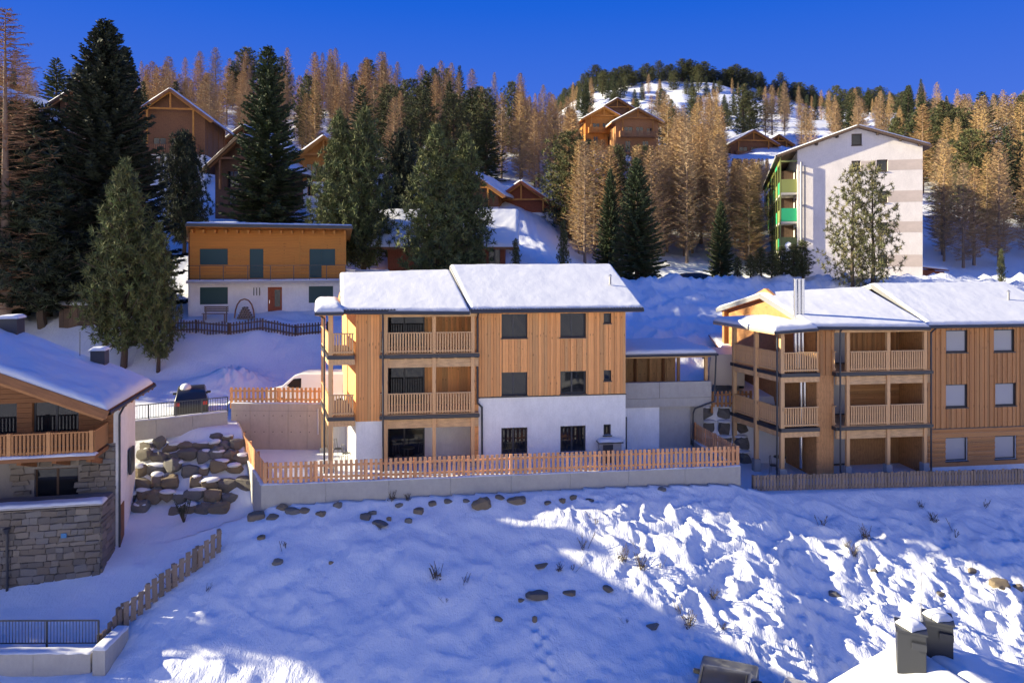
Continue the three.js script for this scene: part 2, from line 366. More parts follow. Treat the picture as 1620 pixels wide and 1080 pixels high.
function apartmentHouse(c) {
  const g = thing('apartment_house', c.label, 'house', c.at, c.turn * RAD);
  const W = c.width, [f0, f1, f2] = c.floors, eave = c.eave, r = rngOf(c.seed), D = -10, lx = c.loggia, holes = c.windows;
  // ---- right-hand volume: masonry below, upright larch above
  const low = holes.filter((h) => h[3] < c.woodFrom), up = holes.filter((h) => h[3] >= c.woodFrom);
  part('lower_wall', wallPanel(rect(0, -1.2, W, c.woodFrom), low, 0, 0.32), c.lowerWall, g);
  part('upper_wall', wallPanel(rect(0, c.woodFrom, W, eave), up, 0, 0.32), M.oldWood[0], g);
  boards(g, c.mats, 0, W, c.woodFrom, eave - 0.03, 0, 0.147, up, 'y', r);
  if (c.lying) boards(g, c.mats, 0, W, c.lying, c.woodFrom - 0.02, 0, 0.125, low, 'x', r);
  pbox('drip_flashing', M.anthracite, g, -0.02, W + 0.02, c.woodFrom - 0.045, c.woodFrom - 0.001, 0.004, 0.075);
  for (const h of holes) {
    const small = h[2] - h[0] < 0.6;
    const w = windowPart(g, ...h, 0, { split: small ? 0 : c.split, pane: c.blinds ? M.blind : M.glass, recess: c.blinds ? 0.07 : 0.12 });
    if (c.blinds) for (let k = 1; k < 6; k++) pbox('slat_joint', M.anthracite, w, h[0] + 0.07, h[2] - 0.07, mix(h[1], h[3], k / 6), mix(h[1], h[3], k / 6) + 0.012, -0.112, -0.108);
  }
  wallBetween(g, 'side_wall', c.lowerWall, [W - 0.16, -0.33], [W - 0.16, D], -1.2, c.woodFrom, 0.32);
  wallBetween(g, 'side_wall', c.mats[0], [W - 0.16, -0.33], [W - 0.16, D], c.woodFrom, eave, 0.32);
  wallBetween(g, 'back_wall', c.mats[1], [-6.6, D], [W, D], -1.2, eave, 0.3);
  const gable = (x, z0, z1, y0, y1) => [V(x, y0, z0), V(x, y0, z1), V(x, y1, (z0 + z1) / 2)];
  // ---- loggia with two balconies
  wallBetween(g, 'loggia_wall', c.mats[2], [-0.13, -0.02], [-0.13, -1.95], -1.2, eave, 0.26);
  const bz = -1.85, doors = [[f0 + 0.02, f0 + 2.1], [f1 + 0.05, f1 + 2.15], [f2 + 0.05, f2 + 2.0]], dx0 = lx + 0.15, dx1 = lx + 2.0;
  part('loggia_wall', wallPanel(rect(lx, -1.2, -0.26, f1 - 0.2), [[dx0, doors[0][0], dx1, doors[0][1]]], bz, 0.25), c.groundLoggia, g);
  part('loggia_wall', wallPanel(rect(lx, f1 - 0.2, -0.26, eave), doors.slice(1).map(([a, b]) => [dx0, a, dx1, b]), bz, 0.25), c.mats[3], g);
  for (const [k, [a, b]] of doors.entries()) {
    windowPart(g, dx0, a, dx1, b, bz, { name: 'sliding_door', split: c.blinds ? 0 : 0.45, pane: c.blinds ? M.blind : M.glass, sill: false, recess: 0.05 });
    if (k) boards(g, c.mats, dx1 + 0.02, -0.27, k === 1 ? f1 : f2, k === 1 ? f2 - 0.25 : eave, bz, 0.147, [], c.lying && k === 1 ? 'x' : 'y', r);
  }
  for (const f of [f1, f2]) {
    pbox('balcony_floor', M.anthracite, g, lx - 0.12, 0, f - 0.2, f - 0.02, bz + 0.001, 0.38);
    pbox('deck', M.spruceWood[2], g, lx - 0.1, -0.01, f - 0.019, f + 0.012, bz + 0.01, 0.36);
    pbox('beam', M.spruceWood[0], g, lx + 0.02, -0.02, f - 0.66, f - 0.25, 0.08, 0.22);
    for (let k = 0; k < 6; k++) { const x = mix(lx + 0.3, -0.35, k / 5); pbox('joist', M.spruceWood[3], g, x - 0.05, x + 0.05, f - 0.25, f - 0.201, bz + 0.05, 0.34); }
    const posts = c.posts;
    woodRail(g, [posts[0] + 0.09, 0.3], [posts[1] - 0.09, 0.3], f);
    woodRail(g, [posts[1] + 0.09, 0.3], [posts[2] - 0.09, 0.3], f);
    woodRail(g, [lx - 0.06, 0.0], [lx - 0.06, 0.27], f);
    pbox('balcony_edge', M.anthracite, g, lx - 0.14, 0.02, f - 0.16, f - 0.03, 0.385, 0.43);
  }
  for (const x of c.posts) {
    pbox('post', M.spruceWood[1], g, x - 0.085, x + 0.085, f0 + c.footing, eave - 0.26, 0.13, 0.30);
    pbox('post_footing', M.concrete, g, x - 0.16, x + 0.16, -1.4, f0 + c.footing, 0.04, 0.36);
  }
  pbox('eave_beam', M.spruceWood[0], g, lx - 0.1, 0, eave - 0.26, eave - 0.03, 0.1, 0.28);
  downpipe(g, [[lx + 0.02, eave + 0.02, 0.78], [lx + 0.03, eave - 0.15, 0.52], [lx + 0.04, -0.8, 0.52]]);
  downpipe(g, c.pipe);
  // ---- narrow front panel left of the loggia
  const px0 = c.panel;
  part('front_panel', wallPanel(rect(px0, c.panelLow, lx, eave), [], 0, 0.25), M.oldWood[1], g);
  boards(g, c.mats, px0, lx, c.panelLow + 0.01, eave - 0.02, 0, 0.147, [], 'y', r);
  part('front_panel', wallPanel(rect(px0, -1.2, lx, c.panelLow), [], 0.0, 0.25), c.panelBase, g);
  wallBetween(g, 'loggia_wall', c.mats[1], [lx - 0.125, -0.26], [lx - 0.125, bz], -1.2, eave, 0.24);
  // ---- slanting left end wall with side balconies
  const [e0, e1, e2] = c.endWall;                                    // plan points front, middle, back
  for (const [p, q] of [[e0, e1], [e1, e2]]) {
    wallBetween(g, 'end_wall', c.panelBase, p, q, -1.2, c.panelLow, 0.24);
    wallBetween(g, 'end_wall', c.mats[4], p, q, c.panelLow, eave + 0.1, 0.24);
  }
  const gp = c.gable, tri = new THREE.Shape([new THREE.Vector2(0.3, 0), new THREE.Vector2(10.2, 0), new THREE.Vector2(5.2, c.gableRise)]);
  const tg = new THREE.ExtrudeGeometry(tri, { depth: 0.2, bevelEnabled: false });
  tg.rotateY(Math.PI / 2 + Math.atan2(e2[0] - e0[0], -(e2[1] - e0[1])) * -1);
  tg.translate(gp[0], eave - 0.02, gp[1]);
  part('gable', metric(tg), c.mats[0], g);
  const [b0, b1, b2, b3] = c.sideBalcony;                            // plan: front right, front left, back left, back right
  for (const f of [f1, f2]) {
    part('balcony_floor', planSlab([b0, b1, b2, b3], f - 0.2, f - 0.02), M.anthracite, g);
    woodRail(g, [b0[0] - 0.05, b0[1] - 0.06], [b1[0] + 0.1, b1[1] - 0.06], f);
    woodRail(g, [b1[0] + 0.06, b1[1] - 0.1], [b2[0] + 0.06, b2[1] + 0.1], f, { pitch: 0.14, w: 0.11 });
    part('beam', bar(V(b1[0] + 0.1, f - 0.34, b1[1] - 0.1), V(b2[0] + 0.1, f - 0.34, b2[1] + 0.1), 0.12, 0.26), M.spruceWood[3], g);
    part('beam', bar(V(b0[0], f - 0.34, b0[1] - 0.12), V(b1[0] + 0.18, f - 0.34, b1[1] - 0.12), 0.12, 0.26), M.spruceWood[3], g);
  }
  for (const [x, z, s] of c.sidePosts) {
    pbox('post', M.spruceWood[s], g, x - 0.1, x + 0.1, f0 + c.footing, eave - 0.05, z - 0.1, z + 0.1);
    pbox('post_footing', M.concrete, g, x - 0.17, x + 0.17, -1.4, f0 + c.footing, z - 0.17, z + 0.17);
  }
  // ---- roofs: the left one lower, the right one a step higher
  const P = (p) => V(...p);
  const L = c.roofLeft.map(P), R = c.roofRight.map(P);
  for (const [q, t, nu, seed, nm] of [[L, c.snow, 70, 1, 'left'], [R, c.snow, 90, 2, 'right']]) {
    const back = [V(q[3].x - (q[0].x - q[3].x) * -1, q[0].y, -10.7), V(q[2].x + (q[2].x - q[1].x), q[1].y, -10.7)];
    const roof = part('roof', roofPlate(q, 0.14), M.zinc, g);
    part('soffit', roofPlate(q.map((v) => V(v.x + (v.x < (q[0].x + q[1].x) / 2 ? 0.06 : -0.06), v.y - 0.142, v.z - (v.z > -1 ? 0.05 : -0.02))), 0.05), M.larch[1], roof);
    part('snow', snowPlate(q, t, nu, 40, seed + c.seed, 0.02), M.roofSnow, roof);
    const rear = part('roof', roofPlate([q[3], q[2], back[1], back[0]], 0.14), M.zinc, g);
    part('soffit', roofPlate([q[3], q[2], back[1], back[0]].map((v) => V(v.x + (v.x < (q[0].x + q[1].x) / 2 ? 0.06 : -0.06), v.y - 0.142, v.z)), 0.05), M.larch[2], rear);
    part('snow', snowPlate([q[3], q[2], back[1], back[0]], t, 40, 20, seed + 5 + c.seed, 0.04), M.roofSnow, rear);
    part('verge_board', merge([bar(V(q[0].x - 0.02, q[0].y - 0.1, q[0].z), V(q[3].x - 0.02, q[3].y - 0.1, q[3].z), 0.035, 0.26), bar(V(q[3].x - 0.02, q[3].y - 0.1, q[3].z), V(back[0].x - 0.02, back[0].y - 0.1, back[0].z), 0.035, 0.26)]), M.zinc, roof);
    part('gutter', tubeThrough([V(q[0].x, q[0].y - 0.1, q[0].z + 0.07), V(q[1].x, q[1].y - 0.1, q[1].z + 0.07)], 0.075, 10), M.anthracite, roof);
    if (c.corrugated) {                                               // wavy sheet edge under the snow
      const pts = [], n = Math.round(q[0].distanceTo(q[1]) / 0.035);
      for (let i = 0; i <= n; i++) pts.push(new THREE.Vector2(mix(q[0].x, q[1].x, i / n), 0.03 + 0.028 * Math.sin(i * 1.55)));
      for (let i = n; i >= 0; i--) pts.push(new THREE.Vector2(mix(q[0].x, q[1].x, i / n), -0.06));
      const sg = new THREE.ExtrudeGeometry(new THREE.Shape(pts), { depth: 0.1, bevelEnabled: false });
      sg.translate(0, q[0].y, q[0].z + 0.002);
      part('sheet_edge', sg, M.anthracite, roof);
    }
  }
  const S = c.canopy.map(P), can = part('canopy', roofPlate(S, 0.12), M.zinc, g);
  part('soffit', roofPlate(S.map((v) => V(v.x, v.y - 0.122, v.z)), 0.06), M.spruceWood[2], can);
  part('snow', snowPlate(S, c.canopySnow, 26, 26, 9 + c.seed, 0.05), M.roofSnow, can);
  part('gutter', tubeThrough([V(S[0].x, S[0].y - 0.1, S[0].z + 0.06), V(S[1].x, S[1].y - 0.1, S[1].z + 0.06)], 0.06, 8), M.anthracite, can);
  downpipe(g, [[S[0].x + 0.12, S[0].y - 0.1, S[0].z + 0.05], [S[0].x + 0.35, S[0].y - 0.35, c.sidePosts[0][1] + 0.2], [S[0].x + 0.35, -0.8, c.sidePosts[0][1] + 0.2]]);
  const vent = part('roof_vent', tubeThrough([V(...c.vent), V(c.vent[0], c.vent[1] + 0.42, c.vent[2])], 0.06, 10), M.zinc, g);
  part('vent_cap', new THREE.ConeGeometry(0.12, 0.1, 12).translate(c.vent[0], c.vent[1] + 0.5, c.vent[2]), M.zinc, vent);
  // plain floor inside so that no light crosses the house
  pbox('inner_floor', M.concrete, g, -6, W - 0.33, -1.2, -1.0, D + 0.2, -0.34);
  pbox('inner_floor', M.concrete, g, lx, W - 0.33, eave - 0.1, eave - 0.04, D + 0.2, -0.34);
  return g;
}
const mainHouse = apartmentHouse({
  label: 'three-storey house of bright larch and white plaster in the middle, snow on its roof', at: [-1.62, 0, -35.2], turn: 7.3, seed: 3, width: 7.33, floors: [-0.35, 2.33, 5.21], eave: 7.22, woodFrom: 3.02,
  mats: M.larch, lowerWall: M.plaster, groundLoggia: M.plaster, panelBase: M.plaster, panelLow: 2.0, split: 0.46,
  windows: [[1.11, 5.86, 2.38, 7.03], [4.01, 5.85, 5.28, 7.03], [6.21, 6.52, 6.59, 7.02], [1.12, 3.06, 2.38, 4.19], [4.03, 3.06, 5.31, 4.19], [6.22, 3.67, 6.59, 4.2], [1.11, 0.18, 2.4, 1.49], [4.03, 0.2, 5.31, 1.49], [6.21, 0.97, 6.59, 1.51]],
  loggia: -4.58, posts: [-4.42, -2.15, -0.3], footing: 0.3, panel: -5.84, endWall: [[-5.72, -0.1], [-6.6, -4.0], [-7.4, -10]], gable: [-6.05, 0.0], gableRise: 1.72,
  sideBalcony: [[-5.86, 0.35], [-7.12, 0.35], [-7.95, -3.7], [-6.6, -3.7]], sidePosts: [[-6.98, 0.2, 1], [-7.78, -3.4, 0]],
  roofLeft: [[-6.46, 7.33, 0.62], [-0.5, 7.26, 0.9], [-1.2, 9.0, -5], [-7.1, 8.86, -5]], roofRight: [[-0.42, 7.3, 0.6], [8.05, 7.3, 0.6], [7.92, 9.3, -5], [-1.16, 9.28, -5]],
  snow: 0.12, corrugated: true, canopy: [[-7.6, 7.3, 0.95], [-6.3, 7.3, 0.95], [-7.0, 7.42, -3.9], [-8.25, 7.42, -3.9]], canopySnow: 0.3, vent: [7.05, 8.35, -1.9],
  pipe: [[-0.05, 7.15, 0.62], [-0.06, 6.9, 0.1], [-0.06, 2.75, 0.1], [0.16, 2.55, 0.07], [0.17, -0.6, 0.07]],
});
const rightHouse = apartmentHouse({
  label: 'darker larch house on the right with grey closed blinds and steel flues', at: [21.34, -1.35, -37.3], turn: 7.6, seed: 4, width: 7.6, floors: [0.05, 2.68, 5.4], eave: 7.62, woodFrom: 2.33, lying: 0.34,
  mats: M.larchDark, lowerWall: M.plaster, groundLoggia: M.larchDark[3], panelBase: M.larchDark[2], panelLow: 5.2, split: 0, blinds: true,
  windows: [[1.05, 6.22, 2.25, 7.38], [3.77, 6.2, 4.95, 7.38], [1.03, 3.38, 2.25, 4.58], [3.82, 3.39, 5.04, 4.58], [1.0, 0.62, 2.25, 1.85], [3.81, 0.62, 5.05, 1.83], [6.4, 6.3, 6.9, 7.3], [6.4, 3.5, 6.9, 4.5]],
  loggia: -5.16, posts: [-4.56, -2.36, -0.32], footing: 0.62, panel: -6.08, endWall: [[-5.96, -0.1], [-6.2, -4.0], [-6.2, -10]], gable: [-6.1, 0.0], gableRise: 1.72,
  sideBalcony: [[-6.1, 0.35], [-8.14, 0.35], [-8.98, -3.7], [-6.2, -3.7]], sidePosts: [[-8.05, 0.2, 3], [-8.5, -1.6, 3], [-8.82, -3.5, 0]],
  roofLeft: [[-6.75, 7.74, 0.62], [-0.5, 7.66, 0.8], [-0.2, 9.3, -5], [-6.6, 9.0, -5]], roofRight: [[-0.42, 7.72, 0.6], [8.4, 7.72, 0.6], [8.9, 9.55, -5], [0.3, 9.5, -5]],
  snow: 0.13, corrugated: false, canopy: [[-8.75, 7.55, 0.8], [-6.5, 7.68, 0.8], [-6.6, 7.72, -4.2], [-9.75, 7.6, -4.2]], canopySnow: 0.24, vent: [6.6, 8.75, -2.2],
  pipe: [[0.02, 7.6, 0.66], [-0.06, 7.3, 0.35], [-0.06, -0.6, 0.35]],
});
{ // bundle of steel flues rising through the balconies and the roof of the right-hand house
  const fl = part('flue_bundle', merge([0, 1, 2].flatMap((k) => [tubeThrough([V(-6.72 + k * 0.2, 5.5, 0.02 - 0.9), V(-6.72 + k * 0.2, 10.0, -0.9)], 0.085, 12), new THREE.CylinderGeometry(0.12, 0.12, 0.04, 12).translate(-6.72 + k * 0.2, 10.0, -0.9), new THREE.CylinderGeometry(0.098, 0.098, 0.05, 12).translate(-6.72 + k * 0.2, 9.1, -0.9)])), M.steel, rightHouse);
  part('flue', tubeThrough([V(-6.4, 0.3, -0.9), V(-6.4, 5.4, -0.9)], 0.085, 12), M.steel, fl);
  part('flue', tubeThrough([V(-6.2, 2.9, -0.9), V(-6.2, 5.4, -0.9)], 0.085, 12), M.steel, fl);
}
{ // electricity box with a cap of snow against the white wall of the middle house
  const b = thing('meter_box', 'low grey utility box with dark doors and a snow cap against the white wall', 'utility box', [-1.62, -0.35, -35.2], 7.3 * RAD);
  const t = (x0, x1, y0, y1, z0, z1, m, n) => pbox(n, m, b, x0, x1, y0, y1, z0, z1);
  t(5.9, 6.98, 0, 1.05, 0.06, 0.5, M.concrete, 'housing');
  t(6.05, 6.55, 0.08, 0.98, 0.501, 0.53, M.anthracite, 'door');
  t(5.82, 7.06, 1.051, 1.1, 0.03, 0.58, M.darkMetal, 'lid');
  part('snow_cap', snowPlate([V(5.84, 1.1, 0.56), V(7.04, 1.1, 0.56), V(7.04, 1.1, 0.06), V(5.84, 1.1, 0.06)], 0.13, 16, 10, 4), M.roofSnow, b);
}

// ---------------------------------------------------------------- carport beside the middle house
{
  const g = thing('carport', 'concrete carport with flat snowy roof right of the middle house', 'carport', [-1.62, 0, -35.2], 7.3 * RAD), b = (n, m, ...e) => pbox(n, m, g, ...e);
  part('parapet', metric(bx(7.36, 12.42, 2.42, 3.25, -1.75, -1.5)), M.concrete, g);
  part('parapet_base', metric(bx(7.36, 12.42, 1.95, 2.405, -1.78, -1.53)), M.concrete, g);
  b('joint_strip', M.mortar, 9.58, 9.61, 2.43, 3.24, -1.5, -1.494);
  part('white_wall', metric(bx(7.34, 9.62, -1.2, 1.949, -1.95, -1.62)), M.plaster, g);
  part('side_wall', metric(bx(9.621, 11.35, -1.6, 1.949, -2.05, -1.75)), M.concrete, g);
  part('side_wall', metric(bx(11.351, 12.42, -1.6, 1.949, -2.9, -2.6)), M.concrete, g);
  part('end_wall', metric(bx(12.15, 12.42, -1.6, 1.949, -7, -2.91)), M.concrete, g);
  b('dark_door', M.anthracite, 7.5, 7.86, -0.5, 1.48, -1.619, -1.57);
  part('deck', metric(bx(7.36, 12.42, 2.0, 2.2, -7, -1.79)), M.concrete, g);
  for (const [x, z] of [[8.95, -6.1], [12.3, -6.1], [12.3, -1.95], [10.6, -6.1]]) b('post', M.spruceWood[1], x - 0.08, x + 0.08, 2.2, 4.5, z - 0.08, z + 0.08);
  boards(g, M.spruceWood, 9.04, 12.2, 2.22, 4.45, -6.3, 0.28, []);
  pbox('back_wall', M.spruceWood[3], g, 9.04, 12.2, 2.21, 4.46, -6.42, -6.301);
  for (const x of [9.7, 11.4]) { part('brace', bar(V(x, 4.45, -6.15), V(x + 0.5, 3.6, -6.15), 0.1), M.spruceWood[2], g); b('post', M.brownWood[1], x - 0.07, x + 0.07, 2.2, 4.45, -6.22, -6.1); }
  b('beam', M.spruceWood[0], 7.4, 12.55, 4.46, 4.62, -2.05, -1.9);
  b('beam', M.spruceWood[0], 7.4, 12.55, 4.46, 4.62, -6.25, -6.1);
  const roof = b('roof', M.zinc, 7.42, 12.72, 4.64, 4.76, -6.75, -1.42);
  roof.userData = {};
  part('snow', snowPlate([V(7.44, 4.76, -1.45), V(12.7, 4.76, -1.45), V(12.7, 4.76, -6.72), V(7.44, 4.76, -6.72)], 0.2, 40, 30, 21, 0.06), M.roofSnow, g);
  part('gutter', tubeThrough([V(7.42, 4.66, -1.37), V(12.74, 4.66, -1.37)], 0.055), M.anthracite, g);
  downpipe(g, [[12.62, 4.62, -1.37], [12.55, 2.2, -1.42], [11.5, 1.85, -1.45], [11.42, 1.6, -1.5], [11.42, -0.7, -1.5]]);
}

// ---------------------------------------------------------------- stone chalet at the left edge
const chalet = thing('stone_chalet', 'chalet with rubble stone walls and a dark timber top floor at the left edge', 'chalet', [-16.385, -3.19, -28.9], 11 * RAD);
{
  const g = chalet, b = (n, m, ...e) => pbox(n, m, g, ...e), r = rngOf(41);
  part('terrace_wall', metric(bx(-9, 0, -2, 3.2, -1.5, -0.06)), M.mortar, g);
  const door = [-3.06, 2.9, -1.4, 4.28];
  part('stone_wall', wallPanel(rect(-9, -1, 0.02, 5.2), [door], -1.66, 0.35), M.mortar, g);
  const variants = Array.from({ length: 7 }, (_, k) => {
    const s = new RoundedBoxGeometry(1, 1, 1, 1, 0.12), p = s.attributes.position;
    for (let i = 0; i < p.count; i++) { const x = p.getX(i), y = p.getY(i), z = p.getZ(i); p.setXYZ(i, x + 0.09 * n3(x * 1.3 + k * 7, y * 1.3, z), y + 0.13 * n3(x * 1.3, y * 1.3 + k * 5, z), z + 0.22 * n3(x * 1.6, y * 1.6, k * 3)); }
    s.computeVertexNormals();
    return s;
  });
  const course = (x0, x1, y0, y1, z, holes = []) => {
    for (let y = y0; y < y1 - 0.05;) {
      const h = Math.min(0.17 + r() * 0.13, y1 - y);
      for (let x = x0 - r() * 0.2; x < x1 - 0.04;) {
        const w = Math.min(0.24 + r() * 0.36, x1 - x), cx = x + w / 2, cy = y + h / 2;
        if (w > 0.08 && !holes.some((q) => cx > q[0] - 0.12 && cx < q[2] + 0.12 && cy > q[1] - 0.05 && cy < q[3] + 0.05)) {
          const o = part('stone', pick(variants, r), pick(M.stone, r), g, [cx, cy, z]);
          o.scale.set(w - 0.012, h - 0.012, 0.13 + r() * 0.06);
        }
        x += w;
      }
      y += h;
    }
  };
  course(-3.75, 0, -0.25, 3.15, -0.05);
  course(-3.75, 0.02, 3.25, 5.1, -1.65, [door]);
  const sideStones = (x, y0, y1, z0, z1) => { for (let y = y0; y < y1 - 0.05;) { const h = Math.min(0.2 + r() * 0.1, y1 - y); for (let z = z0; z > z1 + 0.05;) { const w = Math.min(0.3 + r() * 0.3, z - z1), o = part('stone', pick(variants, r), pick(M.stone, r), g, [x, y + h / 2, z - w / 2]); o.scale.set(0.14, h - 0.012, w - 0.012); z -= w; } y += h; } };
  sideStones(0.0, 0.2, 3.1, -0.05, -1.5);
  part('coping', metric(bx(-9, 0.1, 3.2, 3.26, -0.45, 0.1)), M.concrete, g);
  part('snow_ledge', snowPlate([V(-9, 3.262, 0.1), V(0.12, 3.262, 0.1), V(0.12, 3.262, -0.5), V(-9, 3.262, -0.5)], 0.11, 60, 8, 31), M.roofSnow, g);
  windowPart(g, ...door, -1.66, { split: 0.5, frame: M.oldWood[1], recess: 0.14, sill: false, name: 'glass_door' });
  for (const x of [-2.65, -1.82]) b('glazing_bar', M.oldWood[1], x - 0.012, x + 0.012, 2.97, 4.21, -1.86, -1.845);
  b('glazing_bar', M.oldWood[1], -2.99, -1.47, 3.6, 3.625, -1.86, -1.845);
  // white side wall and its window
  part('side_wall', metric(bar(V(0.02, 2.3, -1.7), V(-0.43, 2.3, -5.3), 0.3, 9.2)), M.plaster, g);
  part('side_window', bar(V(-0.06 + 0.13, 3.9, -3.4), V(-0.16 + 0.13, 3.9, -4.2), 0.1, 1.1), M.anthracite, g);
  part('corner_door', bar(V(0.16, 1.4, -1.75), V(0.06, 1.4, -2.5), 0.1, 2.2), M.brownWood[2], g);
  // timber storey
  const win = [-3.11, 5.72, -1.4, 7.06], win2 = [-5.4, 5.72, -3.7, 7.06];
  part('timber_wall', wallPanel([[-9, 5.2], [-0.05, 5.2], [-0.05, 7.0], [-6, 9.45], [-9, 8.2]], [win, win2], -1.7, 0.3), M.brownWood[1], g);
  for (let k = 0; k < 20; k++) {
    const y0 = 5.22 + k * 0.2, xr = Math.min(-0.06, y0 + 0.19 < 7 ? -0.06 : -0.06 - (y0 + 0.19 - 7) * 2.43), spans = y0 + 0.1 > 5.72 && y0 + 0.1 < 7.06 ? [[-3.7, -3.13], [-1.38, xr]] : [[-6.4, xr]];
    for (const [a, c] of spans) if (c - a > 0.2) { const o = b('log', pick(M.brownWood, r), a, c, y0, y0 + 0.19, -1.7, -1.645); o.scale.set(0.19, c - a, 0.055); o.rotation.z = Math.PI / 2; }
  }
  for (const q of [win, win2]) windowPart(g, ...q, -1.68, { split: 0.5, recess: 0.1, sill: false });
  for (let k = 0; k < 9; k++) part('corner_log', bar(V(-0.1, 5.32 + k * 0.2, -1.72), V(-0.5, 5.32 + k * 0.2, -5.1), 0.16, 0.185), pick(M.brownWood, r), g);
  // balcony
  b('balcony_floor', M.brownWood[0], -9, -0.2, 5.0, 5.16, -1.64, 0.02);
  part('snow_ledge', snowPlate([V(-9, 5.162, 0.06), V(-0.16, 5.162, 0.06), V(-0.16, 5.162, -0.3), V(-9, 5.162, -0.3)], 0.09, 50, 6, 32), M.roofSnow, g);
  woodRail(g, [-9, -0.1], [-0.3, -0.1], 5.2, { h: 0.88, pitch: 0.14, w: 0.085, mats: [M.larchDark[0], M.larchDark[1]] });
  woodRail(g, [-0.28, -0.1], [-0.28, -1.6], 5.2, { h: 0.88, pitch: 0.1, w: 0.09, mats: [M.larchDark[2], M.larchDark[3]] });
  for (const x of [-3.3, -1.9, -0.35]) b('post', M.larchDark[2], x - 0.07, x + 0.07, 5.17, 6.14, -0.17, -0.03);
  for (const x of [-3.0, -1.75, -0.5]) part('bracket', bar(V(x, 4.96, -0.2), V(x, 4.5, -1.6), 0.16, 0.2), M.brownWood[3], g);
  // roof
  const q = [V(0.42, 7.02, 0.55), V(0.42, 7.02, -5.6), V(-6, 9.72, -5.6), V(-6, 9.72, 0.55)], q2 = [V(-12.4, 7.02, -5.6), V(-12.4, 7.02, 0.55), q[3].clone(), q[2].clone()];
  for (const [k, s] of [q, q2].entries()) {
    const roof = part('roof', roofPlate(s, 0.2), M.brownWood[0], g);
    part('snow', snowPlate(s, 0.26, 50, 50, 33 + k, 0.08), M.roofSnow, roof);
  }
  part('verge_board', bar(V(0.46, 6.84, 0.585), V(-6, 9.56, 0.585), 0.05, 0.34), M.brownWood[4], g);
  part('verge_board', bar(V(0.3, 6.72, 0.45), V(-6, 9.36, 0.45), 0.2, 0.2), M.larchDark[1], g);
  part('verge_board', bar(V(0.46, 6.84, -5.63), V(-6, 9.56, -5.63), 0.05, 0.34), M.brownWood[4], g);
  for (let k = 0; k < 8; k++) part('rafter', bar(V(0.34, 6.72, 0.3 - k * 0.8), V(-0.6, 7.12, 0.3 - k * 0.8), 0.12, 0.16), M.larchDark[k % 5], g);
  part('gutter', tubeThrough([V(0.5, 6.9, 0.55), V(0.5, 6.9, -5.6)], 0.07, 8), M.anthracite, g);
  downpipe(g, [[0.45, 6.85, -1.5], [0.2, 6.4, -1.62], [0.2, -0.4, -1.62]]);
  // rainwater hopper and pipe on the terrace wall
  const hp = downpipe(g, [[-3.28, 2.35, 0.12], [-3.28, -0.2, 0.12]], 0.05);
  part('hopper', new THREE.CylinderGeometry(0.15, 0.07, 0.2, 4).rotateY(Math.PI / 4).translate(-3.28, 2.42, 0.14), M.anthracite, hp);
  part('blue_plate', bx(-1.4, -1.2, 1.98, 2.16, 0.05, 0.075), std([0.03, 0.16, 0.36], 0.5), g);
  // chimneys
  const chim = (x, z, w, y0, y1, k) => {
    const c = part('chimney', metric(bx(x - w / 2, x + w / 2, y0, y1, z - w / 2, z + w / 2)), M.anthracite, g);
    part('snow_cap', snowPlate([V(x - w * 0.6, y1, z + w * 0.6), V(x + w * 0.6, y1, z + w * 0.6), V(x + w * 0.6, y1, z - w * 0.6), V(x - w * 0.6, y1, z - w * 0.6)], 0.16, 12, 12, 50 + k), M.roofSnow, c);
  };
  chim(-5.35, -5.0, 0.75, 8.5, 10.25, 0);
  chim(-1.7, -5.0, 0.6, 7.6, 8.72, 1);
  part('aerial', tubeThrough([V(-2.5, 7.8, -4.9), V(-2.5, 9.6, -4.9)], 0.018, 5), M.darkMetal, g);
}

